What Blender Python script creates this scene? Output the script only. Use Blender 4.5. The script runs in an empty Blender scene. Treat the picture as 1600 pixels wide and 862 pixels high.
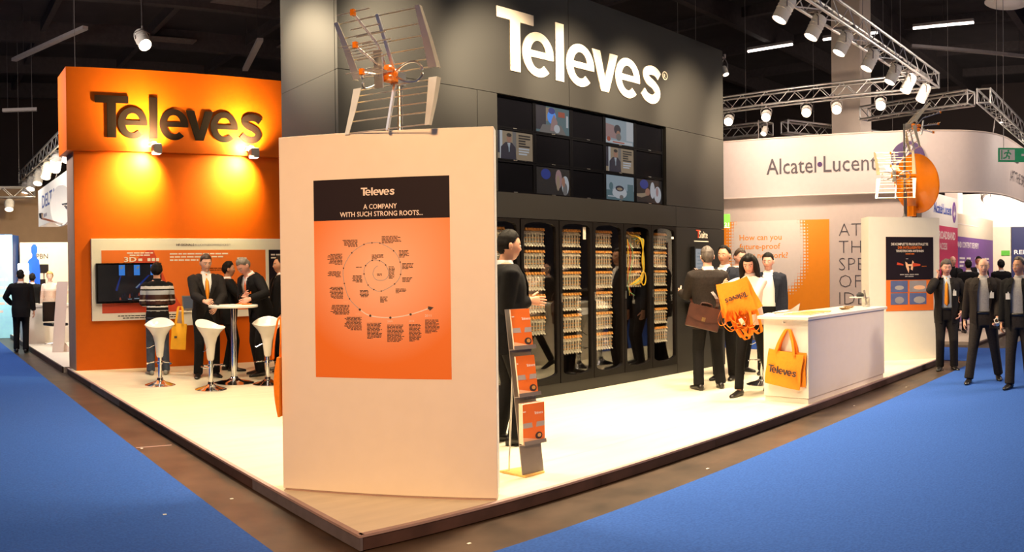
import bpy, bmesh, math, random
from math import sin, cos, pi, radians as R
from mathutils import Vector as V, Matrix as Mx
random.seed(11)
S = bpy.context.scene
COL = S.collection

# ------------------------------------------------------------ camera (a cylindrical panorama, as the photograph is stitched)
cd = bpy.data.cameras.new('camera')
cam = bpy.data.objects.new('camera', cd)
COL.objects.link(cam)
cd.type = 'PANO'
cd.panorama_type = 'CENTRAL_CYLINDRICAL'
FPX = 1260.0
cd.central_cylindrical_range_u_min = -800 / FPX
cd.central_cylindrical_range_u_max = 800 / FPX
cd.central_cylindrical_range_v_min = -431 / FPX
cd.central_cylindrical_range_v_max = 431 / FPX
cd.central_cylindrical_radius = 1.0
cd.lens = 26
cd.clip_end = 200
cam.matrix_world = Mx.Translation((0, 0, 1.57)) @ Mx.Rotation(-.7353, 4, 'Z') @ Mx.Rotation(-.0087, 4, 'X') @ Mx.Rotation(.0115, 4, 'Y') @ Mx.Rotation(pi / 2, 4, 'X')
S.camera = cam

# ------------------------------------------------------------ light and exposure
S.view_settings.view_transform = 'Standard'
S.view_settings.look = 'None'
S.view_settings.gamma = 1
S.view_settings.exposure = 0.0
wd = bpy.data.worlds.new('hall')
S.world = wd
wd.use_nodes = True
wd.node_tree.nodes['Background'].inputs[0].default_value = (.80, .62, .66, 1)
wd.node_tree.nodes['Background'].inputs[1].default_value = .035

WARM = (1.0, .79, .50)
PEACH = (1.0, .70, .46)


def area(x, y, z, power, size, col=WARM, aim=None, spread=180):
    l = bpy.data.lights.new('area_light', 'AREA')
    l.energy = power; l.color = col; l.shape = 'DISK'; l.size = size; l.spread = R(spread)
    o = bpy.data.objects.new('area_light', l)
    COL.objects.link(o)
    o.location = (x, y, z)
    d = (V(aim) - V((x, y, z))) if aim else V((0, 0, -1))
    o.rotation_euler = d.to_track_quat('-Z', 'Y').to_euler()
    return o


def spot(x, y, z, power, aim, angle=70, blend=.6, col=WARM, size=.08):
    l = bpy.data.lights.new('spot_light', 'SPOT')
    l.energy = power; l.color = col; l.spot_size = R(angle); l.spot_blend = blend; l.shadow_soft_size = size
    o = bpy.data.objects.new('spot_light', l)
    COL.objects.link(o)
    o.location = (x, y, z)
    o.rotation_euler = (V(aim) - V((x, y, z))).to_track_quat('-Z', 'Y').to_euler()
    return o


# hall lamps high over the aisles
area(6.0, -3.0, 8.2, 165, 4.0, (1, .88, .82))
area(13.0, -1.5, 8.2, 290, 4.0, (1, .90, .84))
area(-3.0, 6.0, 8.2, 95, 4.0, (1, .88, .82))
area(0.5, 16.0, 8.2, 120, 4.0, (1, .88, .82))
# unseen spot added across the aisle to warm the poster panel
spot(-1.2, .2, 3.2, 1600, (2.95, 4.35, 1.30), 40, .6, (1, .55, .25), .25)
# a second added spot that warms the front of the white counter
spot(8.2, -2.2, 4.2, 1050, (8.9, 3.9, .6), 28, .9, (1, .58, .33), .3)
# lamps of the stand, over its platform
for x_, y_, p_ in ((5.0, 4.25, 150), (6.3, 4.9, 165), (8.0, 4.9, 165), (9.8, 4.9, 130), (11.0, 5.0, 55)):
    area(x_, y_, 4.72, p_, .7, WARM, spread=125)
for x_, y_, p_ in ((3.0, 6.6, 140), (3.1, 8.4, 105), (4.3, 10.0, 60)):
    area(x_, y_, 5.0, p_, .7, WARM, spread=125)
# wall washers on the black tower and on its left side
for x_, p_ in ((4.6, 1900), (5.8, 2200), (7.0, 2200), (8.2, 2300), (9.4, 2800), (10.6, 3000), (11.8, 3200)):
    spot(x_, 4.3, 4.72, p_ * .95, (x_, 6.63, 3.72), 40, 1, WARM, .12)
spot(10.0, 5.0, 4.7, 2500, (10.3, 6.63, 3.0), 40, 1, WARM, .1)
spot(1.9, 9.0, 4.9, 900, (3.81, 7.25, 3.75), 26, 1, WARM, .1)
# the neighbouring stands
for x_, y_, p_, aim_ in ((14.2, 8.8, 90, (15.9, 8.8, 1.8)), (14.3, 6.6, 85, (16.2, 6.4, 2.0)), (14.0, 4.6, 45, (16.5, 4.6, 3.5))):
    area(x_, y_, 5.0, p_, .5, (1, .80, .64), aim=aim_)
area(14.4, 8.6, 3.0, 22, .4, (1, .80, .60), aim=(15.9, 8.5, 1.4))  # added fill that brightens the wall under the fascia
area(18.8, 1.5, 4.8, 90, .5, (1, .84, .72), aim=(18.5, 4.0, 3.7))  # light added so the receding fascia is not dark
area(21.5, 4.9, 4.6, 330, .6, (1, .86, .70), aim=(24.9, 5.8, 3.2))
area(19.0, 4.6, 5.0, 130, .6, (1, .85, .75), aim=(20.5, 5.9, 2.4))
area(3.6, 15.5, 4.8, 230, .8, (1, .86, .62))
area(3.2, 18.6, 4.0, 260, .8, (1, .82, .52), aim=(3.3, 20.6, 1.8))
area(2.0, 17.0, 4.4, 70, .5, (1, .95, .9), aim=(2.3, 20, 1.6))
spot(13.2, -1.2, 4.6, 900, (10.9, 2.9, 1.4), 42, 1, (1, .80, .62), .3)  # unseen spot added to brighten the people in the right aisle
area(.4, 13.4, 4.9, 200, .5, (1, .92, .85), aim=(2.5, 14.6, 2.9))  # added fill for the pale dish and the hanging sign

# ------------------------------------------------------------ materials
def mat(name, col, rough=.5, metal=0.0, var=.05, scale=9.0, bump=0.0, spec=.5, emit=0.0, coat=0.0, stretch=None, attr=None, ecol=None):
    m = bpy.data.materials.new(name)
    m.use_nodes = True
    nt = m.node_tree
    b = nt.nodes['Principled BSDF']
    b.inputs['Roughness'].default_value = rough
    b.inputs['Metallic'].default_value = metal
    b.inputs['Specular IOR Level'].default_value = spec
    b.inputs['Coat Weight'].default_value = coat
    b.inputs['Coat Roughness'].default_value = .12
    tc = nt.nodes.new('ShaderNodeTexCoord')
    n = nt.nodes.new('ShaderNodeTexNoise')
    n.inputs['Scale'].default_value = scale
    n.inputs['Detail'].default_value = 4
    src = tc.outputs['Object']
    if stretch:
        mp = nt.nodes.new('ShaderNodeMapping')
        mp.inputs['Scale'].default_value = stretch
        nt.links.new(src, mp.inputs['Vector']); src = mp.outputs[0]
    nt.links.new(src, n.inputs['Vector'])
    mx = nt.nodes.new('ShaderNodeMix'); mx.data_type = 'RGBA'; mx.blend_type = 'MULTIPLY'
    mx.inputs[0].default_value = 1
    rp = nt.nodes.new('ShaderNodeMapRange')
    rp.inputs[1].default_value = .3; rp.inputs[2].default_value = .7
    rp.inputs[3].default_value = 1 - var; rp.inputs[4].default_value = 1 + var
    nt.links.new(n.outputs['Fac'], rp.inputs[0])
    if attr:
        a = nt.nodes.new('ShaderNodeAttribute'); a.attribute_name = attr
        nt.links.new(a.outputs['Color'], mx.inputs[6])
    else:
        mx.inputs[6].default_value = (*col, 1)
    nt.links.new(rp.outputs[0], mx.inputs[7])
    nt.links.new(mx.outputs[2], b.inputs['Base Color'])
    if bump:
        bp = nt.nodes.new('ShaderNodeBump'); bp.inputs['Strength'].default_value = bump; bp.inputs['Distance'].default_value = .01
        nt.links.new(n.outputs['Fac'], bp.inputs['Height']); nt.links.new(bp.outputs[0], b.inputs['Normal'])
    if emit:
        b.inputs['Emission Strength'].default_value = emit
        if ecol: b.inputs['Emission Color'].default_value = (*ecol, 1)
        else: nt.links.new(mx.outputs[2], b.inputs['Emission Color'])
    m.diffuse_color = (*col, 1)
    return m


def glassmat(name, tint, refl=.10):
    m = bpy.data.materials.new(name); m.use_nodes = True
    nt = m.node_tree; nt.nodes.clear()
    o = nt.nodes.new('ShaderNodeOutputMaterial')
    t = nt.nodes.new('ShaderNodeBsdfTransparent'); t.inputs[0].default_value = (*tint, 1)
    g = nt.nodes.new('ShaderNodeBsdfGlossy'); g.inputs['Roughness'].default_value = .02
    f = nt.nodes.new('ShaderNodeFresnel')
    ge = nt.nodes.new('ShaderNodeNewGeometry'); ir = nt.nodes.new('ShaderNodeMapRange')
    ir.inputs[3].default_value = 1.5; ir.inputs[4].default_value = 1 / 1.5
    nt.links.new(ge.outputs['Backfacing'], ir.inputs[0]); nt.links.new(ir.outputs[0], f.inputs[0])
    a = nt.nodes.new('ShaderNodeMath'); a.operation = 'ADD'; a.inputs[1].default_value = refl
    x = nt.nodes.new('ShaderNodeMixShader')
    nt.links.new(f.outputs[0], a.inputs[0]); nt.links.new(a.outputs[0], x.inputs[0])
    nt.links.new(t.outputs[0], x.inputs[1]); nt.links.new(g.outputs[0], x.inputs[2]); nt.links.new(x.outputs[0], o.inputs[0])
    return m


M = {}
def D(k, *a, **kw): M[k] = mat(k, *a, **kw)
D('carpet', (.035, .098, .37), .95, var=.16, scale=60, bump=.3, spec=.1)
D('concrete', (.060, .038, .026), .42, var=.45, scale=3.2, bump=.1)
D('vinyl', (.78, .71, .54), .30, var=.07, scale=1.6, stretch=(1, 7, 1), spec=.4)
D('edge_metal', (.42, .30, .29), .45, metal=.2, var=.08)
D('edge_side', (.060, .032, .030), .6, var=.3, scale=5)
D('edge_grey', (.12, .11, .14), .5, var=.15)
D('white', (.82, .76, .68), .5, var=.015)
D('white_gloss', (.86, .82, .76), .16, var=.01, coat=.4)
D('cream', (.72, .60, .47), .6, var=.02)
D('grey_white', (.62, .57, .53), .55, var=.02)
D('black_wall', (.006, .0048, .004), .48, var=.10, scale=2, spec=.43)
D('black', (.006, .006, .007), .35, var=.05)
D('rack_black', (.006, .005, .005), .35, var=.05, spec=.1)
D('black_gloss', (.003, .003, .004), .08, var=.02, spec=.3)
D('orange_wall', (.66, .115, .0012), .55, var=.02, spec=.2)
D('orange_print', (.80, .17, .018), .5, var=.02)
D('orange_bag', (.95, .27, .005), .75, var=.06, scale=40, bump=.15)
D('orange_plastic', (.95, .25, .006), .25, var=.03, coat=.3)
D('yellow_bag', (.90, .42, .01), .6, var=.05)
D('red_print', (.60, .06, .02), .5, var=.03)
D('dark_print', (.013, .008, .015), .6, var=.03, spec=.15)
D('white_print', (.85, .76, .70), .5, var=.01)
D('pale_print', (.92, .52, .32), .5, var=.01)
D('grey_print', (.40, .36, .36), .5, var=.03)
D('text_dark', (.045, .026, .026), .6, var=.02)
D('logo_brown', (.010, .003, .002), .7, spec=.15, var=.05)
D('logo_white', (.60, .52, .43), .5, var=.01)
D('chrome', (.80, .80, .82), .08, metal=1, var=.01)
D('steel', (.66, .64, .62), .28, metal=1, var=.05)
D('alu', (.72, .70, .68), .35, metal=.9, var=.05)
D('alu_warm', (.80, .70, .52), .35, metal=.75, var=.05)
D('module_silver', (.74, .72, .64), .35, metal=.35, var=.08, scale=30)
D('module_gold', (.88, .45, .12), .35, metal=.35, var=.1, scale=30)
D('module_dark', (.035, .03, .028), .5)
D('cable_yellow', (.85, .55, .02), .5)
D('cable_green', (.25, .5, .25), .5)
D('cable_red', (.6, .09, .03), .5)
D('stand_grey', (.23, .20, .19), .45, metal=.3, var=.05)
D('wood', (.72, .44, .13), .4, var=.12, scale=5, stretch=(1, 9, 1))
D('paper', (.82, .78, .70), .7, var=.03)
D('suit_black', (.0055, .005, .006), .85, var=.2, scale=50, spec=.2)
D('suit_charcoal', (.016, .013, .013), .85, var=.2, scale=50, spec=.2)
D('suit_brown', (.022, .016, .014), .8, var=.2, scale=50, spec=.2)
D('suit_navy', (.012, .014, .024), .85, var=.2, scale=50, spec=.2)
D('trouser_grey', (.028, .022, .020), .85, var=.2, scale=50, spec=.2)
D('shirt_white', (.78, .74, .72), .8, var=.04)
D('shirt_grey', (.36, .34, .34), .8, var=.12, scale=60)
D('shirt_blue', (.52, .55, .62), .8, var=.04)
D('blouse', (.74, .58, .50), .8, var=.08)
D('tie_orange', (.95, .30, .01), .6, var=.04)
D('tie_red', (.75, .16, .05), .6, var=.04)
D('jeans', (.035, .045, .075), .85, var=.3, scale=14)
D('shoe', (.010, .008, .008), .3, var=.05)
D('shoe_grey', (.20, .20, .19), .6, var=.3)
D('skin', (.6, .3, .2), .5, attr='Col', var=.03, spec=.35)
D('hair_black', (.007, .005, .004), .7, spec=.2, var=.3, scale=60, stretch=(1, 1, .2), bump=.4)
D('hair_brown', (.045, .022, .012), .55, var=.3, scale=60, stretch=(1, 1, .2), bump=.4)
D('hair_grey', (.20, .165, .14), .6, var=.3, scale=60, stretch=(1, 1, .2), bump=.4)
D('hair_salt', (.085, .065, .055), .6, var=.4, scale=60, stretch=(1, 1, .2), bump=.4)
D('hair_blonde', (.62, .38, .14), .5, var=.3, scale=60, stretch=(1, 1, .2), bump=.4)
D('leather', (.055, .017, .010), .35, var=.2, scale=12, bump=.1)
D('brass', (.75, .50, .18), .25, metal=1)
D('badge', (.80, .76, .72), .5)
D('ceiling', (.020, .014, .016), .9, var=.25, scale=1.5)
D('beam', (.036, .026, .027), .8, var=.2)
D('beam_light', (.10, .075, .07), .8, var=.2)
D('hall_wall', (.035, .022, .020), .85, var=.08, scale=1.2)
D('end_brown', (.30, .19, .14), .6)
D('hall_wall_lit', (.30, .19, .11), .8, var=.1, scale=2)  # lighter version of the hall wall, lamplight put into its colour
D('alc_cream', (.62, .50, .42), .6, var=.02)
D('alc_fascia', (.60, .50, .45), .55, var=.02)
D('alc_grey', (.74, .62, .52), .6, var=.02)
D('alc_orange', (.90, .27, .003), .55, var=.02)
D('alc_text', (.085, .070, .075), .6)
D('purple', (.060, .022, .10), .5)
D('violet', (.20, .085, .30), .55, var=.03)
D('pink', (.62, .05, .13), .55, var=.03)
D('navy', (.012, .016, .085), .5, var=.05)
D('blue_text', (.05, .09, .40), .5)
D('green_sign', (.02, .26, .10), .5, emit=.25)
D('green_tag', (.10, .42, .04), .5)
D('cyan_panel', (.30, .62, .70), .4, emit=.55)
D('blue_panel', (.015, .05, .20), .5)
D('blue_figure', (.01, .09, .55), .4, emit=.35)
D('beige_floor', (.58, .47, .37), .5, var=.03)
D('tube_glow', (1, .88, .80), .5, emit=5)
D('bulb', (1, .86, .62), .5, emit=40)
D('bulb_soft', (1, .85, .68), .5, emit=9)
D('screen_off', (.002, .002, .003), .10, var=.02, spec=.12)
D('scr_blue', (.006, .006, .007), .2, var=.02, emit=0.6, ecol=(.06, .30, .95))
D('scr_deep', (.006, .006, .007), .2, var=.02, emit=0.45, ecol=(.01, .04, .30))
D('scr_white', (.006, .006, .007), .2, var=.02, emit=0.4, ecol=(.62, .66, .72))
D('scr_grey', (.006, .006, .007), .2, var=.02, emit=0.4, ecol=(.20, .19, .19))
D('scr_warm', (.006, .006, .007), .2, var=.02, emit=0.4, ecol=(.40, .30, .20))
D('scr_skin', (.006, .006, .007), .2, var=.02, emit=0.4, ecol=(.45, .22, .15))
D('scr_navy', (.006, .006, .007), .2, var=.02, emit=0.4, ecol=(.018, .020, .050))
D('scr_black', (.006, .006, .007), .2, var=.02, emit=0.4, ecol=(.012, .012, .016))
D('scr_pink', (.006, .006, .007), .2, var=.02, emit=0.4, ecol=(.42, .26, .27))
D('scr_sky', (.006, .006, .007), .2, var=.02, emit=0.42, ecol=(.34, .44, .52))
D('scr_red', (.006, .006, .007), .2, var=.02, emit=0.4, ecol=(.5, .09, .05))
D('scr_teal', (.006, .006, .007), .2, var=.02, emit=0.4, ecol=(.10, .20, .24))
D('page_white', (.6, .6, .6), .4)
D('photo_blue', (.10, .13, .30), .5, var=.1)
D('photo_grey', (.30, .27, .30), .5, var=.1)
D('fixture', (.30, .26, .25), .5)
M['glass'] = glassmat('glass', (.93, .92, .90), .05)
M['screen_glass'] = M['black_gloss']


# ------------------------------------------------------------ mesh builder
class MB:
    def __init__(s): s.v = []; s.f = []; s.mi = []; s.sm = []

    def add(s, vs, fs, mi=0, T=None, smooth=False):
        o = len(s.v)
        s.v += [tuple(T @ V(p)) if T else tuple(p) for p in vs]
        for f in fs:
            s.f.append([i + o for i in f]); s.mi.append(mi); s.sm.append(smooth)
        return s

    def box(s, x0, y0, z0, x1, y1, z1, mi=0, T=None):
        vs = [(x, y, z) for z in (z0, z1) for y in (y0, y1) for x in (x0, x1)]
        return s.add(vs, [(0, 2, 3, 1), (4, 5, 7, 6), (0, 1, 5, 4), (2, 6, 7, 3), (0, 4, 6, 2), (1, 3, 7, 5)], mi, T)

    def prism(s, poly, z0, z1, mi=0, T=None):
        n = len(poly)
        a = sum(poly[i][0] * poly[(i + 1) % n][1] - poly[(i + 1) % n][0] * poly[i][1] for i in range(n))
        if a < 0: poly = poly[::-1]
        vs = [(p[0], p[1], z0) for p in poly] + [(p[0], p[1], z1) for p in poly]
        fs = [tuple(range(n))[::-1], tuple(range(n, 2 * n))] + [(i, (i + 1) % n, n + (i + 1) % n, n + i) for i in range(n)]
        return s.add(vs, fs, mi, T)

    def loft(s, rings, mi=0, T=None, caps=True, smooth=True, closed=True):
        n = len(rings[0]); vs = [p for r in rings for p in r]; fs = []
        for k in range(len(rings) - 1):
            for i in range(n if closed else n - 1):
                j = (i + 1) % n
                fs.append((k * n + i, k * n + j, (k + 1) * n + j, (k + 1) * n + i))
        if caps and closed:
            fs.append(tuple(range(n))[::-1]); fs.append(tuple((len(rings) - 1) * n + i for i in range(n)))
        return s.add(vs, fs, mi, T, smooth)

    def tube(s, pts, r, n=8, mi=0, T=None, caps=True):
        pts = [V(p) for p in pts]
        rs = r if isinstance(r, (list, tuple)) else [r] * len(pts)
        rings = []; up = None
        for i, p in enumerate(pts):
            d = (pts[min(i + 1, len(pts) - 1)] - pts[max(i - 1, 0)]).normalized()
            if up is None: up = V((0, 0, 1)) if abs(d.z) < .9 else V((1, 0, 0))
            a = d.cross(up).normalized(); b = a.cross(d).normalized(); up = b
            rings.append([p + (a * cos(2 * pi * k / n) + b * sin(2 * pi * k / n)) * rs[i] for k in range(n)])
        rings = [r[::-1] for r in rings]
        return s.loft(rings, mi, T, caps)

    def lathe(s, prof, n=24, mi=0, T=None, sx=1, sy=1):
        return s.loft([[(r * cos(2 * pi * k / n) * sx, r * sin(2 * pi * k / n) * sy, z) for k in range(n)] for r, z in prof], mi, T)

    def ball(s, c, r, n=12, mi=0, T=None):
        rx, ry, rz = r if isinstance(r, (list, tuple)) else (r, r, r)
        c = V(c)
        rings = []
        for k in range(1, n):
            a = -pi / 2 + pi * k / n
            rings.append([(c.x + rx * cos(a) * cos(t), c.y + ry * cos(a) * sin(t), c.z + rz * sin(a)) for t in [2 * pi * i / (2 * n) for i in range(2 * n)]])
        return s.loft(rings, mi, T)

    def bars(s, a, b, w, h=None, mi=0):
        a = V(a); b = V(b); d = (b - a).normalized(); up = V((0, 0, 1)) if abs(d.z) < .95 else V((1, 0, 0))
        x = d.cross(up).normalized(); y = x.cross(d); h = h or w
        q = [x * (w * i) + y * (h * j) for i, j in ((-.5, -.5), (.5, -.5), (.5, .5), (-.5, .5))]
        return s.loft([[a + k for k in q], [b + k for k in q]], mi, None, True, False)

    def mesh(s, name, mats):
        me = bpy.data.meshes.new(name)
        me.from_pydata(s.v, [], s.f)
        for m in (mats if isinstance(mats, (list, tuple)) else [mats]):
            me.materials.append(M[m] if isinstance(m, str) else m)
        me.polygons.foreach_set('material_index', s.mi)
        me.polygons.foreach_set('use_smooth', s.sm)
        me.validate(); me.update()
        return me

    def build(s, name, mats, parent=None, bevel=0, loc=None):
        me = s.mesh(name, mats)
        if any(s.sm):
            bm = bmesh.new(); bm.from_mesh(me)
            for e in bm.edges:
                if len(e.link_faces) == 2 and e.calc_face_angle(0) > .75: e.smooth = False
            bm.to_mesh(me); bm.free()
        return link(name, me, parent, bevel, loc)


def link(name, me, parent=None, bevel=0, loc=None):
    o = bpy.data.objects.new(name, me)
    COL.objects.link(o)
    if parent: o.parent = parent
    if loc: o.location = loc
    if bevel:
        b = o.modifiers.new('bevel', 'BEVEL'); b.width = bevel; b.segments = 2; b.limit_method = 'ANGLE'
    return o


def tag(o, label=None, cat=None, group=None, kind=None):
    if label: o['label'] = label
    if cat: o['category'] = cat
    if group: o['group'] = group
    if kind: o['kind'] = kind
    return o


def thing(name, label, cat, loc=(0, 0, 0), rot=0, group=None):
    o = bpy.data.objects.new(name, None)
    o.empty_display_size = .1
    COL.objects.link(o)
    o.location = loc; o.rotation_euler = (0, 0, rot)
    return tag(o, label, cat, group)


def copy_tree(o, parent=None):
    c = o.copy(); COL.objects.link(c)
    if parent: c.parent = parent
    for ch in [k for k in bpy.data.objects if k.parent == o]: copy_tree(ch, c)
    return c


def twin(o, label, loc, rot=None):
    c = copy_tree(o); c['label'] = label; c.location = loc
    if rot is not None: c.rotation_euler = rot if isinstance(rot, (tuple, list)) else (0, 0, rot)
    return c


def struct(name, mb, mats, parent=None, bevel=0):
    o = mb.build(name, mats, parent, bevel)
    if not parent: o['kind'] = 'structure'
    return o


def frame(o, right, up=(0, 0, 1)):
    """matrix of a vertical board: x to the right, y up, z out of it"""
    x = V(right).normalized(); y = V(up); y = (y - x * y.dot(x)).normalized(); z = x.cross(y)
    return Mx(((x.x, y.x, z.x, o[0]), (x.y, y.y, z.y, o[1]), (x.z, y.z, z.z, o[2]), (0, 0, 0, 1)))


FB = frame((0, 0, 0), (1, 0, 0))          # boards that face -Y


def text(body, T, height=None, width=None, m='text_dark', parent=None, depth=.002, off=0.0, align='LEFT', name='lettering', space=1.0, line=1.0):
    c = bpy.data.curves.new(name, 'FONT')
    c.body = body; c.size = 1; c.extrude = .001; c.offset = off; c.align_x = align; c.space_character = space; c.space_line = line
    c.resolution_u = 2
    t = bpy.data.objects.new(name, c); COL.objects.link(t)
    dg = bpy.context.evaluated_depsgraph_get(); dg.update()
    me = bpy.data.meshes.new_from_object(t.evaluated_get(dg))
    bpy.data.objects.remove(t); bpy.data.curves.remove(c)
    xs = [v.co.x for v in me.vertices]; w = max(xs) - min(xs)
    sx = sy = (height / .73) if height else width / w
    if height and width: sx = width / w
    x0 = min(xs) if align == 'LEFT' else (min(xs) + max(xs)) / 2
    for v in me.vertices:
        v.co = T @ V(((v.co.x - x0) * sx, v.co.y * sy, .0004 if v.co.z < 0 else depth))
    me.materials.clear(); me.materials.append(M[m])
    return link(name, me, parent)


# the stand's logotype, cap height 1, baseline 0, as flat outlines
def catmull(p, k=7):
    out = []
    for i in range(len(p) - 1):
        a, b, c, d = p[max(i - 1, 0)], p[i], p[i + 1], p[min(i + 2, len(p) - 1)]
        for j in range(k):
            t = j / k
            out.append(tuple(.5 * (2 * b[q] + (c[q] - a[q]) * t + (2 * a[q] - 5 * b[q] + 4 * c[q] - d[q]) * t * t + (3 * b[q] - a[q] - 3 * c[q] + d[q]) * t ** 3) for q in range(len(b))))
    out.append(tuple(p[-1]))
    return out


def stroke2(mb, path, w, z0, z1, mi=0, T=None):
    L, Rr = [], []
    for i, p in enumerate(path):
        a = path[max(i - 1, 0)]; b = path[min(i + 1, len(path) - 1)]
        d = V((b[0] - a[0], b[1] - a[1])).normalized()
        L.append((p[0] - d.y * w / 2, p[1] + d.x * w / 2)); Rr.append((p[0] + d.y * w / 2, p[1] - d.x * w / 2))
    rings = [[(l[0], l[1], z0), (l[0], l[1], z1), (r[0], r[1], z1), (r[0], r[1], z0)] for l, r in zip(L, Rr)]
    return mb.loft(rings, mi, T, True, False)


def glyph(ch, mb, x, z0, z1, T):
    P = lambda pts: mb.prism([(a + x, b) for a, b in pts], z0, z1, 0, T)
    if ch == 'T':
        P([(0, .825), (.296, .825), (.296, 0), (.52, 0), (.52, .825), (.83, .825), (.83, 1), (0, 1)])
    elif ch == 'l':
        P([(0, 0), (.208, 0), (.208, 1), (0, 1)])
    elif ch == 'v':
        P([(0, .728), (.243, 0), (.455, 0), (.718, .728), (.494, .728), (.353, .25), (.222, .728)])
    elif ch == 'e':
        cx, cy = .37 + x, .362
        pts = []
        ang = [2 * pi * (-8 + 322 * i / 44) / 360 for i in range(45)]
        rings = []
        for a in ang:
            o = (cx + .37 * cos(a), cy + .378 * sin(a)); i = (cx + .185 * cos(a), cy + .235 * sin(a))
            rings.append([(o[0], o[1], z0), (o[0], o[1], z1), (i[0], i[1], z1), (i[0], i[1], z0)])
        mb.loft(rings, 0, T, True, False)
        mb.prism([(cx - .2, cy - .055), (cx + .365, cy - .052), (cx + .20, cy + .06), (cx - .2, cy + .06)], z0, z0 + (z1 - z0) * .93, 0, T)
    elif ch == 's':
        p = catmull([(.60, .555), (.50, .625), (.36, .648), (.20, .60), (.165, .52), (.24, .435), (.40, .37), (.52, .28), (.535, .19), (.45, .10), (.31, .075), (.17, .115), (.07, .20)])
        stroke2(mb, [(a + x, b) for a, b in p], .175, z0, z1, 0, T)


LOGO = (('T', 0), ('e', .563), ('l', 1.347), ('e', 1.604), ('v', 2.289), ('e', 2.93), ('s', 3.692))


def logo(T, size, depth, m, parent, split=False, z0=.0005, name='logo_lettering'):
    T = T @ Mx.Diagonal((size, size, 1, 1))
    if split:
        for ch, x in LOGO:
            mb = MB(); glyph(ch, mb, x, z0, depth, T); mb.build('letter', m, parent)
        return
    mb = MB()
    for ch, x in LOGO: glyph(ch, mb, x, z0, depth, T)
    return mb.build(name, m, parent)


def lines(mb, x, y, w, n, pitch, t, z0, z1, align='l', mi=0, T=None, seed=None):
    """n rows of illegible small print: word-long bars"""
    rnd = random.Random(seed)
    for k in range(n):
        ww = w * (rnd.uniform(.78, 1) if k < n - 1 else rnd.uniform(.35, .8))
        x0 = x if align == 'l' else (x + w - ww if align == 'r' else x + (w - ww) / 2)
        c = x0
        while c < x0 + ww - t:
            l = min(rnd.uniform(2.5, 6) * t, x0 + ww - c)
            mb.box(c, y - k * pitch - t, z0, c + l, y - k * pitch, z1, mi, T); c += l + t * .7


def arc(cx, cy, r, a0, a1, n, ry=None):
    ry = ry or r
    return [(cx + r * cos(R(a0 + (a1 - a0) * i / n)), cy + ry * sin(R(a0 + (a1 - a0) * i / n))) for i in range(n + 1)]


# ------------------------------------------------------------ people
def sect(c, ax, ay, rx, ry, n=18, p=2.35):
    out = []
    for i in range(n):
        t = 2 * pi * i / n; a, b = cos(t), sin(t)
        out.append(V(c) + V(ax) * (rx * math.copysign(abs(a) ** (2 / p), a)) + V(ay) * (ry * math.copysign(abs(b) ** (2 / p), b)))
    return out


def remeshed(mb, voxel, smooth=3, fac=.5):
    me = mb.mesh('tmp', [])
    o = bpy.data.objects.new('tmp', me); COL.objects.link(o)
    r = o.modifiers.new('r', 'REMESH'); r.mode = 'VOXEL'; r.voxel_size = voxel; r.use_smooth_shade = True
    if smooth:
        s = o.modifiers.new('s', 'SMOOTH'); s.factor = fac; s.iterations = smooth
    dg = bpy.context.evaluated_depsgraph_get(); dg.update()
    out = bpy.data.meshes.new_from_object(o.evaluated_get(dg))
    bpy.data.objects.remove(o); bpy.data.meshes.remove(me)
    out.materials.clear()
    return out


def cull(me, test, thick=0.0):
    bm = bmesh.new(); bm.from_mesh(me)
    bmesh.ops.delete(bm, geom=[f for f in bm.faces if test(f.calc_center_median())], context='FACES')
    bmesh.ops.delete(bm, geom=[v for v in bm.verts if not v.link_faces], context='VERTS')
    for f in bm.faces: f.smooth = True
    bm.to_mesh(me); bm.free()
    return me


def ik(a, b, l1, l2, hint):
    a = V(a); b = V(b); d = b - a; L = min(d.length, (l1 + l2) * .998); d.normalize(); b = a + d * L
    k = (L * L + l1 * l1 - l2 * l2) / (2 * L); h = math.sqrt(max(l1 * l1 - k * k, 0))
    n = V(hint); n = n - d * n.dot(d)
    n = n.normalized() if n.length > 1e-4 else V((0, -1, 0))
    return a + d * k + n * h, b


TORSO = [(.80, .158, .112, -.012), (.90, .172, .122, -.014), (1.00, .158, .112, .0), (1.10, .152, .108, .008), (1.20, .162, .112, .008),
         (1.30, .180, .118, .002), (1.38, .186, .108, -.008), (1.44, .150, .082, -.015), (1.48, .080, .064, -.015), (1.51, .058, .058, -.012)]
TORSO_F = [(.80, .165, .115, -.014), (.90, .170, .125, -.016), (1.00, .142, .102, .0), (1.08, .122, .092, .006), (1.18, .135, .100, .010),
           (1.28, .148, .122, .016), (1.36, .158, .098, -.004), (1.43, .130, .076, -.012), (1.47, .070, .056, -.012), (1.50, .050, .052, -.010)]


def torso_at(T, z):
    for a, b in zip(T, T[1:]):
        if a[0] <= z <= b[0]:
            t = (z - a[0]) / (b[0] - a[0]); return [a[i] + (b[i] - a[i]) * t for i in range(4)]
    return list(T[0] if z < T[0][0] else T[-1])


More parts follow.
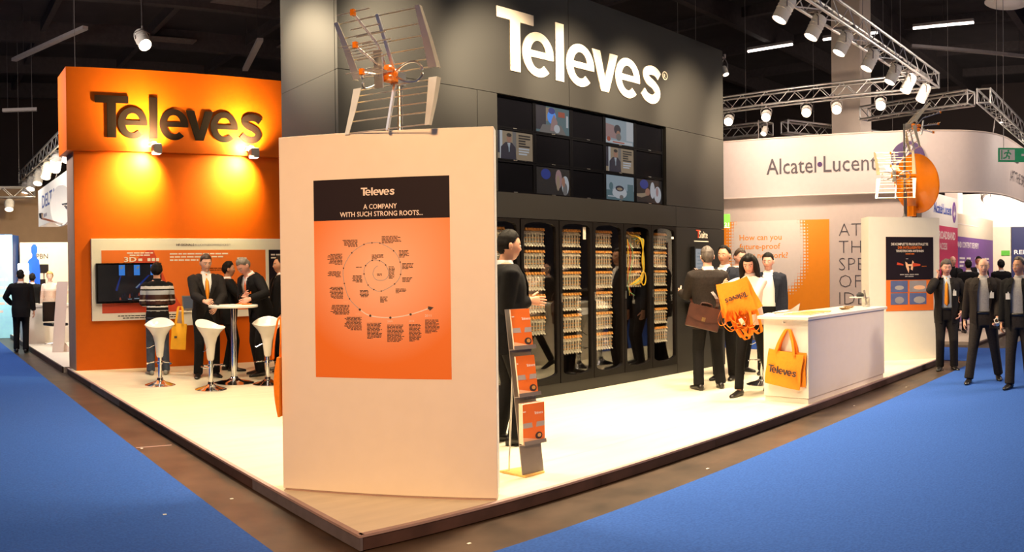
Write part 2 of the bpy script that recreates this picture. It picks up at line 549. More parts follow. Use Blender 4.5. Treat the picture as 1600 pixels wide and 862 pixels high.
def head_pt(u, v, rx=.076, ry=.098, rz=.117):
    """a point of the skull in head coordinates (x right, y to the face, z up) for direction u (azimuth) v (elevation)"""
    x, y, z = cos(v) * cos(u), cos(v) * sin(u), sin(v)
    px, py, pz = rx * x, ry * y, rz * z
    if z < 0:
        px *= 1 - .30 * (-z) ** 1.3; py = py * (1 - .12 * (-z)) + (.012 * -z if y > 0 else -.0)
        if y < 0: py *= 1 - .28 * (-z)
    if y > .5: py *= 1 - .07 * (y - .5)
    if y < 0: py *= 1.04
    for sx in (-1, 1):                                   # eye sockets
        d = ((px - sx * .033) / .017) ** 2 + ((pz - .004) / .013) ** 2
        if y > 0: py -= .009 * math.exp(-d)
        d = ((px - sx * .036) / .02) ** 2 + ((pz - .026) / .010) ** 2
        if y > 0: py += .004 * math.exp(-d)              # brow ridge
        d = ((px - sx * .048) / .02) ** 2 + ((pz + .03) / .02) ** 2
        if y > 0: py += .003 * math.exp(-d)              # cheek bones
    if y > 0:
        py += .006 * math.exp(-((px / .022) ** 2 + ((pz + .064) / .012) ** 2))   # mouth
        py -= .004 * math.exp(-((px / .022) ** 2 + ((pz + .083) / .007) ** 2))
        py += .010 * math.exp(-((px / .024) ** 2 + ((pz + .104) / .016) ** 2))   # chin
    return V((px, py, pz))


SKIN = dict(fair=(.74, .41, .29), tan=(.62, .31, .19), pink=(.75, .38, .29), pale=(.80, .52, .40))


def person(label, pos, az, h=1.75, lean=0, twist=0, head=(0, 0), armR=None, armL=None, footR=(.10, .02, 8), footL=(-.10, -.02, -8),
           jacket='suit_black', open_=0, shirt='shirt_white', tie=None, trousers='suit_black', shoes='shoe', hair='hair_brown', style='short',
           skin='fair', female=False, voxel=.009, group=None, glasses=False, badge=0, curl=24, stripes=None, belt=False, pocket=None, hint=None):
    k = h / 1.75
    TT = TORSO_F if female else TORSO
    T = Mx.Diagonal((k, k, k, 1))
    sh = .172 if female else .192

    def L(p):
        p = V(p); w = min(max((p.z - .84) / .28, 0), 1); w = w * w * (3 - 2 * w)
        q = Mx.Rotation(-R(lean) * w, 3, 'X') @ Mx.Rotation(R(twist) * w, 3, 'Z') @ (p - V((0, 0, .95)))
        return q + V((0, 0, .95))

    def Linv(p):
        q = V(p) - V((0, 0, .95)); w = min(max((p[2] - .84) / .28, 0), 1); w = w * w * (3 - 2 * w)
        return Mx.Rotation(-R(twist) * w, 3, 'Z') @ Mx.Rotation(R(lean) * w, 3, 'X') @ q + V((0, 0, .95))

    def rings(zs, inf, yoff=0, scale=1.0):
        out = []
        for z in zs:
            _, rx, ry, yo = torso_at(TT, z)
            out.append([L(p) for p in sect((0, yo + yoff, z), (1, 0, 0), (0, 1, 0), (rx + inf) * scale, (ry + inf) * scale)])
        return out

    # joints
    arms = []
    for s, spec in ((1, armR), (-1, armL)):
        s0 = L((s * sh, -.012, 1.405))
        spec = spec or dict(w=(s * .235, .045, .86))
        hint_ = V(spec.get('hint', (s * .35, -1, -.2)))
        e, w = ik(s0, spec['w'], .285, .255, hint_)
        d = (w - e).normalized()
        hd = V(spec['d']).normalized() if 'd' in spec else d
        th = V(spec.get('thumb', (0, 1, 0) if abs(d.z) > .6 else (-s * .3, 0, 1)))
        arms.append((s, s0, e, w, hd, th, spec.get('curl', curl)))
    legs = []
    for s, f in ((1, footR), (-1, footL)):
        hip = V((s * .088, -.008, .90)); fz = f[3] if len(f) > 3 else 0
        kn, an = ik(hip, (f[0], f[1], .085 + fz), .425, .405, (s * .08, 1, 0))
        legs.append((s, hip, kn, an, f))
    nb = L((0, -.012, 1.49))
    hc = L((0, .018, 1.628))
    up_ = (L((0, 0, 1.6)) - L((0, 0, 1.5))).normalized()
    fw = (L((0, .1, 1.5)) - L((0, 0, 1.5))).normalized()
    yaw, pit = head
    rgt = fw.cross(up_)
    HM = Mx((rgt, fw, up_)).transposed() @ Mx.Rotation(R(yaw), 3, 'Z') @ Mx.Rotation(R(pit), 3, 'X')
    hc = hc + (HM @ V((0, .01, 0))) * (1 if pit < 0 else 0)
    HT = Mx.Translation(hc) @ HM.to_4x4()

    # body
    mb = MB()
    n, m = 36, 26
    mb.loft([[HT @ head_pt(2 * pi * i / n, -pi / 2 + pi * (j + .5) / m) for i in range(n)] for j in range(m)])
    nose = [(.028, .006, .086), (.010, .008, .0925), (-.012, .011, .100), (-.026, .0155, .105), (-.036, .012, .092)]
    mb.loft([[HT @ V(p) for p in [(-w, y - .03, z), (w, y - .03, z), (w * .75, y - .003, z), (0, y + .006, z), (-w * .75, y - .003, z)]] for z, w, y in nose][::-1])
    for sx in (-1, 1):
        mb.loft([[HT @ V((sx * (.074 + .016 * t), -.008 - .012 * t + .017 * cos(a) * (.7 + .4 * t), .0 + .032 * sin(a) * (.75 + .3 * t))) for a in [2 * pi * i / 10 * sx for i in range(10)]] for t in (-.6, .2, 1)])
    nk = HT @ V((0, -.012, -.06))
    mb.loft([sect(nb + V((0, 0, -.05)), (1, 0, 0), (0, 1, 0), .066, .062), sect(nb.lerp(nk, .35), (1, 0, 0), (0, 1, 0), .056, .058), sect(nk, (1, 0, 0), (0, 1, 0), .054, .058)])
    mb.loft(rings([t[0] for t in TT], 0))
    for s, s0, e, w, hd, th, cl in arms:
        kk = .86 if female else 1
        mb.tube([s0 + V((-s * .03, 0, .0)), s0 + (e - s0) * .25, s0.lerp(e, .6), e, e.lerp(w, .3), e.lerp(w, .75), w], [r * kk for r in (.062, .052, .046, .041, .042, .032, .028)], 12)
    for s, hip, kn, an, f in legs:
        mb.tube([hip + V((0, 0, .02)), hip.lerp(kn, .3), hip.lerp(kn, .75), kn, kn.lerp(an, .3), kn.lerp(an, .75), an, an - V((0, 0, .05))], [.088, .082, .062, .054, .053, .038, .034, .03], 12)
    hands = MB()
    for s, s0, e, w, hd, th, cl in arms:
        th = (th - hd * th.dot(hd)).normalized(); pn = hd.cross(th) * -s
        c = .9 if female else 1
        mb.loft([sect(w - hd * .02, th, pn, .027 * c, .022 * c, 12), sect(w + hd * .03 * c, th, pn, .036 * c, .019 * c, 12), sect(w + hd * .07 * c, th, pn, .043 * c, .017 * c, 12), sect(w + hd * .094 * c, th, pn, .040 * c, .013 * c, 12)])
        for q, (o, ln) in enumerate(((.031, .068), (.0105, .077), (-.0105, .071), (-.031, .056))):
            p = w + hd * .082 * c + th * o * c; pts = [p]; a = 0
            dd = (hd + th * o * 2.2).normalized()
            for l_, st in ((.46, .7), (.30, 1.2), (.24, .9)):
                a += R(cl * st); p = p + (dd * cos(a) + pn * sin(a)) * (ln * l_ * 1.1 * c); pts.append(p)
            hands.tube(pts, [.0095 * c, .0088 * c, .0080 * c, .0062 * c], 8)
        p = w + hd * .022 * c + th * .024 * c; pts = [p]; dd = (hd * .75 + th * .75 + pn * .25).normalized()
        for l_ in (.035, .030, .026):
            p = p + dd * l_ * c; pts.append(p); dd = (dd + hd * .25 + pn * R(cl) * .8).normalized()
        hands.tube(pts, [.0135 * c, .0115 * c, .0100 * c, .0075 * c], 8)
    me = remeshed(mb, voxel)
    sk = V(SKIN[skin]); hcol = V(M[hair].diffuse_color[:3]); HI = HT.inverted()
    base = len(me.vertices)
    bm = bmesh.new(); bm.from_mesh(me)
    for src, col_ in ((hands, None),):
        vs = [bm.verts.new(p) for p in src.v]
        for f in src.f:
            try: bm.faces.new([vs[i] for i in f])
            except ValueError: pass
    nh = len(bm.verts)
    eyes = MB()
    for sx in (-1, 1): eyes.ball((sx * .032, .0785, .003), .0118, 8)
    vs = [bm.verts.new(HT @ V(p)) for p in eyes.v]
    for f in eyes.f: bm.faces.new([vs[i] for i in f])
    for f in bm.faces: f.smooth = True
    bm.to_mesh(me); bm.free()
    at = me.color_attributes.new('Col', 'FLOAT_COLOR', 'POINT')
    for i, vv in enumerate(me.vertices):
        q = HI @ vv.co; c = sk
        if i >= nh:
            ex = math.copysign(.032, q.x)
            c = V((.015, .010, .008)) if (q.x - ex) ** 2 + (q.z - .003) ** 2 < .0058 ** 2 else V((.62, .58, .54))
            if q.z > .009: c = sk * .75
        elif abs(q.x) < .1 and abs(q.z) < .14 and q.y > .03 and i < base:
            if abs(q.x) < .026 and abs(q.z + .063) < .0085: c = V((sk.x * .72, sk.y * .45, sk.z * .45))
            elif .010 < abs(q.x) < .053 and abs(q.z - .024 + abs(abs(q.x) - .032) * .12) < .0065: c = hcol.lerp(sk, .25)
            elif abs(q.z + .03) < .025 and .03 < abs(q.x) < .06: c = V((sk.x * 1.04, sk.y * .9, sk.z * .88))
        at.data[i].color = (c.x, c.y, c.z, 1)
    me.materials.append(M['skin'])
    me.transform(T)
    P = link('person', me)
    P.location = pos; P.rotation_euler = (0, 0, -R(az))
    tag(P, label, 'person', group)

    def child(name, me_, mats, parent=P, solid=0):
        for m_ in (mats if isinstance(mats, (list, tuple)) else [mats]): me_.materials.append(M[m_])
        me_.transform(T)
        o = link(name, me_, parent)
        if solid:
            s_ = o.modifiers.new('solid', 'SOLIDIFY'); s_.thickness = solid; s_.offset = 1
        return o

    # hair
    hm = MB(); n, m = 44, 34
    for j in range(m + 1):
        pass
    rr = random.Random(len(label) * 7 + int(abs(az)))
    ph = [rr.uniform(0, 6) for _ in range(4)]

    def line(p):
        fr = {'short': .078, 'thick': .070, 'receding': .094, 'bald': .2, 'long': .060, 'side': .064}[style]
        if style == 'receding' and p.y > .02 and abs(p.x) > .028: fr = .106
        if p.y > .045: z0 = fr + .05 * max(abs(p.x) - .03, 0) * 0
        elif p.y > .0: z0 = .022 + (fr - .022) * (p.y / .045) ** 1.2
        elif p.y > -.03: z0 = -.02 if style in ('long', 'thick') else .012
        else: z0 = (-.065 if p.y < -.055 else -.03) if style != 'long' else -.2
        if style == 'bald':
            return 0
        return z0

    def bare(p):
        if style == 'bald':
            return p.y > .018 or p.z > .048 + .02 * (p.y < -.06) or p.z < (-.005 if p.y > -.03 else -.07)
        return p.z < line(p) - .001

    def hp(u, v):
        p = head_pt(u, v); d = p.normalized()
        t = .009 + .004 * sin(3 * u + ph[0]) * cos(4 * v + ph[1]) + .003 * sin(7 * u + ph[2])
        if style == 'bald': t = .005
        if style == 'thick': t += .010
        if p.z > .05 and style not in ('bald',): t += .006
        return p + d * (.002 + t * min(1, max(0, (p.z - line(p)) / .034)))
    hm.loft([[hp(2 * pi * i / n, -pi / 2 + pi * (j + .5) / m) for i in range(n)] for j in range(m)])
    hme = hm.mesh('hair', [])

    cull(hme, bare)
    if style == 'long':
        bm = bmesh.new(); bm.from_mesh(hme)
        st = MB()
        for i in range(15):
            a = pi * (1.0 + i / 14 * 1.0) if False else R(158 + 224 * i / 14)
            r0 = (.080, .096); x, y = r0[0] * cos(a), r0[1] * sin(a)
            w1 = rr.uniform(-.012, .012)
            pts = catmull([(x * .55, y * .55, .105), (x * 1.05, y * 1.02, .04), (x * 1.22, y * 1.10, -.04), (x * 1.30 + w1, y * 1.10, -.12), (x * 1.32 - w1, y * 1.02, -.20), (x * 1.25 + w1, y * .95, -.28 - .03 * rr.random())], 3)
            q = len(pts) - 1
            st.tube(pts, [.012 + .020 * sin(pi * min(j / q * 1.15, 1) * .86 + .2) for j in range(q + 1)], 8)
        vs = [bm.verts.new(p) for p in st.v]
        for f in st.f: bm.faces.new([vs[i] for i in f]).smooth = True
        bm.to_mesh(hme); bm.free()
    hme.transform(HT)
    child('hair', hme, hair, solid=0 if style == 'long' else .004)
    if glasses:
        g = MB()
        for sx in (-1, 1):
            g.tube([HT @ V((sx * .033 + .022 * cos(t), .104, .002 + .016 * sin(t))) for t in [2 * pi * i / 14 for i in range(15)]], .0022, 5)
            g.tube([HT @ V(p) for p in ((sx * .055, .102, .006), (sx * .078, .06, .008), (sx * .084, -.01, .006))], .002, 5)
        g.tube([HT @ V(p) for p in ((-.011, .104, .004), (0, .108, .007), (.011, .104, .004))], .002, 5)
        child('glasses', g.mesh('glasses', []), 'steel')

    # trousers
    tm = MB()
    tm.loft(rings([.80, .86, .90, .95, .99], .016))
    for s, hip, kn, an, f in legs:
        lw = .86 if female else 1
        dn = (an - kn).normalized()
        tm.tube([hip + V((0, 0, .03)), hip.lerp(kn, .25), hip.lerp(kn, .6), kn, kn.lerp(an, .35), kn.lerp(an, .8), an + dn * .015, an + dn * .03], [r * lw for r in (.098, .100, .085, .074, .070, .067, .068, .066)], 14)
    child('jeans' if trousers == 'jeans' else 'trousers', remeshed(tm, .012, 4), trousers)
    if belt:
        b = MB(); b.loft([[p for p in r] for r in rings([.968, 1.002], .022)], caps=False); child('belt', b.mesh('belt', []), 'shoe', solid=.003)

    # shoes
    for s, hip, kn, an, f in legs:
        sm = MB(); fz = f[3] if len(f) > 3 else 0
        TM = Mx.Translation((an.x, an.y, fz)) @ Mx.Rotation(-R(f[2]), 4, 'Z')
        if fz > .02: TM = TM @ Mx.Translation((0, .12, 0)) @ Mx.Rotation(-R(22), 4, 'X') @ Mx.Translation((0, -.12, -fz))
        prof = [(-.085, .022, .050), (-.07, .034, .075), (-.02, .037, .092), (.035, .039, .078), (.09, .045, .056), (.15, .043, .044), (.19, .030, .036), (.205, .014, .026)]
        sm.loft([[TM @ V((w * cos(t), y, max(0, (hh * .5) + hh * .5 * sin(t) * (1 if sin(t) > 0 else 1.15)))) for t in [2 * pi * i / 14 for i in range(14)]][::-1] for y, w, hh in prof])
        child('shoe', sm.mesh('shoe', []), shoes)

    def sleeves(mb, grow, to=1.0):
        for s, s0, e, w, hd, th, cl in arms:
            g = .82 if female else 1
            we = e.lerp(w, to)
            mb.tube([s0 + V((-s * .045, 0, .005)), s0 + V((s * .0, 0, -.01)), s0 + (e - s0) * .3, s0.lerp(e, .7), e, e.lerp(we, .35), e.lerp(we, .8), we], [r * g + grow for r in (.060, .066, .062, .055, .053, .050, .043, .040)], 14)

    # shirt or knitwear
    zs = [.93, 1.0, 1.1, 1.2, 1.3, 1.38, 1.44, 1.475]
    sm = MB()
    if not jacket:
        sm.loft(rings([.86] + zs, .020)); sleeves(sm, .004, .96)
        sme = remeshed(sm, .011, 3)
    else:
        sm.loft(rings(zs, .010)); sme = sm.mesh('shirt', [])
    if stripes:
        so = child('sweater', sme, [c for c, _ in stripes])
        tot = sum(w for _, w in stripes)
        for p in so.data.polygons:
            q = Linv(p.center / k); z = q.z
            if abs(q.x) > .21: z = q.z
            t = (1.46 - z) % tot
            for i, (c, w) in enumerate(stripes):
                if t < w: p.material_index = i; break
                t -= w
    else:
        so = child('shirt', sme, shirt)
    cl_ = MB()
    cr = [sect(L((0, -.014 + dy, z)), (1, 0, 0), (L((0, .1, z)) - L((0, 0, z))).normalized(), r, r, 18) for z, r, dy in ((1.45, .077, 0), (1.48, .069, 0), (1.512, .062, -.002))]
    cl_.loft(cr, caps=False)
    child('collar', cl_.mesh('collar', []), stripes[0][0] if stripes else shirt, so, solid=.004)

    def front(x, z, inf):
        _, rx, ry, yo = torso_at(TT, z); rx += inf; ry += inf
        t = min(abs(x) / rx, .98)
        return L((x, yo + ry * (1 - t ** 2.35) ** (1 / 2.35), z))

    if tie:
        tp = [(1.475, .018), (1.445, .022), (1.435, .015), (1.36, .026), (1.25, .032), (1.14, .038), (1.07, .040), (1.03, .006)]
        rg = []
        for z, w in tp:
            y = .016
            a = front(0, z, y)
            if z > 1.43: a = L((0, .062 - (z - 1.435) * .2, z))
            rg.append([a + V((-w, 0, 0)), a + V((-w * .3, .012, 0)), a + V((w * .3, .012, 0)), a + V((w, 0, 0)), a + V((0, -.006, 0))])
        tb = MB(); tb.loft(rg); child('tie', tb.mesh('tie', []), tie)

    if jacket:
        jm = MB()
        jz = [.76, .80, .86, .93, 1.0, 1.1, 1.2, 1.3, 1.38, 1.44, 1.475]
        jr = rings([max(z, .80) for z in jz], .032)
        jr[0] = [p - V((0, 0, .06)) for p in jr[0]]
        jm.loft(jr); sleeves(jm, .008, .93)
        jme = remeshed(jm, .012, 4)
        zb = 1.05 if not open_ else .70
        wt = .070 if not open_ else .060 + .05 * open_

        def gone(p):
            q = Linv(p)
            if q.z > 1.468 and abs(q.x) < .075: return True
            if q.y > 0 and zb < q.z:
                w = wt * min(1, (q.z - zb) / (1.36 - zb)) if not open_ else wt * (1 - .35 * max(0, (q.z - 1.25) / .2))
                if abs(q.x) < w: return True
            if q.y > 0 and q.z < .98 and not open_ and abs(q.x) < .10 * (.98 - q.z) / .2: return True
            return q.z < .748
        cull(jme, gone)
        jo = child('jacket', jme, jacket, solid=.006)
        for sx in (-1, 1):
            lp = MB(); A, B = [], []
            for i in range(9):
                z = max(zb, 1.04) + (1.44 - max(zb, 1.04)) * i / 8
                w = wt * min(1, (z - zb) / (1.36 - zb)) if not open_ else wt * (1 - .35 * max(0, (z - 1.25) / .2))
                ww = .012 + .050 * min(1, i / 5.0) if i < 7 else (.030 if i == 7 else .045)
                A.append(front(sx * (w - .004), z, .040)); B.append(front(sx * (w + ww), z, .046))
            fo = L((0, 1, 1.2)) - L((0, 0, 1.2))
            lp.loft([[a, a + fo * .008, b + fo * .008, b] if sx < 0 else [b, b + fo * .008, a + fo * .008, a] for a, b in zip(A, B)], smooth=False)
            child('lapel', lp.mesh('lapel', []), jacket, jo)
        if badge:
            bb = MB(); c = front(badge * .115, 1.24, .05); bb.box(c.x - .035, c.y - .004, c.z - .05, c.x + .035, c.y + .004, c.z + .03)
            bb.box(c.x - .008, c.y - .003, c.z + .03, c.x + .008, c.y + .003, c.z + .05)
            child('name_badge', bb.mesh('name_badge', []), 'badge')
        if pocket:
            c = front(-.10, 1.27, .045); pb = MB(); pb.box(c.x - .03, c.y - .006, c.z - .01, c.x + .03, c.y + .006, c.z + .022)
            child('pocket_square', pb.mesh('pocket_square', []), pocket)
    P['hand_R'] = [x * k for x in (arms[0][3] + arms[0][4] * .07)]
    P['hand_L'] = [x * k for x in (arms[1][3] + arms[1][4] * .07)]
    return P


def world_of(P, key):
    h = V(P[key]); a = P.rotation_euler.z
    return V(P.location) + Mx.Rotation(a, 3, 'Z') @ h


# ------------------------------------------------------------ the setting
PZ = .09
struct('floor', MB().box(-14, -12, -.30, 34, 34, -.006), 'concrete')
struct('floor_carpet', MB().box(-14, -12, -.006, 34, 3.39, .004), 'carpet')
struct('floor_carpet', MB().box(-14, 3.39, -.006, 1.90, 34, .004), 'carpet')
struct('floor_carpet', MB().box(12.75, 3.39, -.006, 14.75, 34, .004), 'carpet')
pl = struct('floor_platform', MB().box(2.345, 3.875, 0, 12.40, 12.6, PZ - .004), 'edge_side')
fl = MB()
for i in range(16):                                        # vinyl lengths laid along the front edge
    y0 = 3.875 + i * .54; y1 = min(y0 + .5385, 12.6)
    fl.box(2.345, y0, PZ - .004, 12.40, y1, PZ)
fl.build('vinyl_sheet', 'vinyl', pl)
rnd = random.Random(5)
x = 2.33
while x < 12.40:
    w = min(rnd.choice((1.2, 1.5, 2.0)), 12.41 - x)
    struct('edge_board', MB().box(x, 3.856, .003, x + w - .004, 3.872, PZ - .012), 'edge_side', pl)
    struct('edge_trim', MB().box(x, 3.848, PZ - .012, x + w - .002, 3.885, PZ + .003), 'edge_metal', pl)
    x += w
y = 3.85; kk = 0
while y < 12.5:
    w = (1.5, 2.2, 1.7, 1.6, 1.0, 1.2)[kk % 6]; w = min(w, 12.6 - y)
    struct('edge_board', MB().box(2.322, y, .003, 2.340, y + w - .004, PZ - .012), 'edge_grey' if kk in (0, 3) else 'edge_side', pl)
    struct('edge_trim', MB().box(2.315, y, PZ - .012, 2.350, y + w - .002, PZ + .003), 'edge_metal', pl)
    y += w; kk += 1
for (x, y, w_) in ((2.9, 3.60, 'dark strip nearest the platform corner, right side'), (5.2, 3.52, 'dark strip below the brochure stand'), (8.3, 3.63, 'dark strip in front of the white counter'), (9.8, 3.55, 'dark strip by the far end of the white counter'),
                   (1.96, 7.0, 'dark strip by the pale tape at left'), (2.1, 5.2, 'dark strip beside the poster panel at left'), (1.55, 5.0, 'blue carpet beside the poster panel at left'), (.6, 7.5, 'blue carpet out in the middle of the left aisle')):
    tag(MB().box(-.012, -.008, 0, .012, .008, .003).build('paper_scrap', 'paper', None, loc=(x, y, .004 if (y < 3.39 or x < 1.9) else -.005)),
        'tiny white paper scrap on the ' + w_, 'litter', 'paper scraps on the floor')
tag(MB().box(-.17, -.012, 0, .17, .012, .002).build('floor_tape', 'edge_metal', None, loc=(2.09, 7.05, -.006)), 'pale strip of tape across the dark floor beside the platform', 'tape')

# hall shell
struct('ceiling', MB().box(-14, -12, 8.7, 34, 34, 8.9), 'ceiling')
struct('wall_back', MB().box(-14, 31, 0, 34, 31.3, 8.7), 'hall_wall')
struct('wall_right', MB().box(31, -12, 0, 31.3, 31, 8.7), 'hall_wall')
rnd = random.Random(3)
for i in range(12):
    y = -10 + i * 3.6
    struct('trim_1', MB().box(-14, y, 8.15, 34, y + .22, 8.7), 'beam')
for i in range(15):
    x = -12 + i * 3.1
    struct('trim_2', MB().box(x, -12, 8.42, x + .16, 31, 8.7), 'beam')
for (x, y, w, d) in ((4.5, 17, 1.3, .8), (7.2, 18.2, 1.4, .8), (9.0, 16.6, 1.2, .8), (6.5, 22, 1.5, .9), (10.5, 21, 1.5, .9), (13, 10.5, 1.8, 1.0), (15.2, 6.2, 1.6, 1), (12.2, 7.2, 1.4, .9), (17.5, 3.2, 1.8, .9)):
    struct('ceiling_panel', MB().box(x, y, 8.30, x + w, y + d, 8.34), 'beam_light')
struct('wall_column', MB().box(18.0, 7.66, 0, 18.7, 8.42, 8.7), 'alc_grey')

# ------------------------------------------------------------ the black tower of the stand
TX0, TX1, TY, TYB, TZ = 3.814, 10.30, 6.63, 7.85, 4.84
tw = thing('display_tower', 'tall black exhibition tower with white lettering, screens and equipment racks', 'stand tower', (TX0, TY, PZ))
O = Mx.Translation((-TX0, -TY, -PZ))


def tpart(x0, z0, x1, z1, name='wall_panel', m='black_wall', y0=TY, y1=TY + .05):
    g = .003
    return MB().box(x0 + g, y0, z0 + g * (z0 > .2), x1 - g, y1, z1 - g, 0, O).build(name, m, tw)


for a, b in ((TX0, 6.945), (6.945, TX1)): tpart(a, 3.49, b, TZ)
for z0, z1 in ((PZ, 1.75), (1.75, 3.49)): tpart(TX0, z0, 5.525, z1)
tpart(5.525, 2.42, 5.81, 3.49); tpart(5.525, 2.135, 9.065, 2.42)
tpart(8.85, 2.42, TX1, 3.49); tpart(9.065, 2.135, TX1, 2.42); tpart(9.065, PZ, TX1, 2.135)
tpart(5.525, PZ, 9.065, .225, 'plinth')
for z0, z1 in ((PZ, 3.49), (3.49, TZ)):
    MB().box(TX0, TY + .053, z0, TX0 + .05, TYB, z1 - .003, 0, O).build('side_panel', 'black_wall', tw)
MB().box(TX1 - .05, TY + .053, PZ, TX1, TYB, TZ, 0, O).build('side_panel', 'black_wall', tw)
MB().box(TX0 + .05, TYB - .05, PZ, TX1 - .05, TYB, TZ, 0, O).build('back_panel', 'black', tw)
MB().box(TX0 + .05, TY + .05, TZ - .06, TX1 - .05, TYB - .05, TZ, 0, O).build('top_panel', 'black', tw)
r = MB()
r.box(5.81, TY + .22, 2.42, 8.85, TY + .25, 3.49, 0, O); r.box(5.525, TY + .62, .225, 9.065, TY + .65, 2.135, 0, O)
r.box(5.525, TY + .05, .20, 9.065, TY + .62, .225, 0, O); r.box(5.525, TY + .05, 2.135, 9.065, TY + .62, 2.16, 0, O)
r.build('recess_lining', 'black', tw)
sg = thing('sign', 'big white Televes lettering on the black tower', 'sign', (5.80, TY, 3.765))
logo(frame((0, 0, 0), (1, 0, 0)), .675, .014, 'logo_white', sg, True)
mk = MB(); mk.loft([[(3.03 + q * cos(t), -d, .42 + q * sin(t)) for q, d in ((.058, .003), (.058, .010), (.048, .010), (.048, .003))] for t in [2 * pi * i / 24 for i in range(25)]], caps=False, smooth=False)
mk.build('registered_mark', 'logo_white', sg)
text('R', frame((3.03, -.002, .387), (1, 0, 0)), height=.062, m='logo_white', parent=sg, align='CENTER', name='registered_letter')

ts = thing('sign', 'small TSuite lettering with a white underline high on the black wall', 'sign', (9.52, TY, 1.98))
text('T', frame((.03, -.002, .01), (1, 0, 0)), height=.125, m='red_print', parent=ts, depth=.006, name='letter')
text('Suite', frame((.10, -.002, .01), (1, 0, 0)), height=.11, width=.22, m='logo_white', parent=ts, depth=.006, name='letter')
MB().box(-.02, -.008, -.045, .34, -.001, -.030).build('underline', 'logo_white', ts)

tv = thing('monitor', 'slim monitor showing a pale page on the black wall under the TSuite sign', 'monitor', (9.41, TY, 1.42))
MB().box(0, -.07, 0, .42, -.005, .44).build('housing', 'black', tv)
MB().box(.025, -.074, .03, .395, -.070, .41).build('screen', 'scr_white', tv)
b = MB()
for q in range(6): b.box(.05 + .02 * (q % 2), -.0765, .09 + q * .05, .22 + .03 * (q % 3), -.0745, .105 + q * .05)
b.build('screen_print', 'scr_sky', tv)
sh = thing('shelf', 'small black shelf on the wall below the pale monitor', 'shelf', (9.25, TY, 1.06))
MB().box(0, -.28, 0, .6, .004, .03).build('board', 'black', sh)
for x in (.08, .5): MB().prism([(-.24, 0), (-.002, 0), (-.002, -.18)], x, x + .02, 0, Mx(((0, 0, 1, 0), (1, 0, 0, 0), (0, 1, 0, 0), (0, 0, 0, 1)))).build('bracket', 'black', sh)
for i, (x, y, nm) in enumerate(((9.36, 6.46, 'stack of white leaflets on the small wall shelf beneath the monitor'),)):
    lf = thing('leaflet_stack', nm, 'leaflets', (x, y, 1.09))
    MB().box(-.07, -.05, 0, .07, .05, .07).build('paper_stack', 'paper', lf)

# ------------------------------------------------------------ fifteen monitors
PW, PH = (8.85 - 5.81) / 5, (3.49 - 2.42) / 3


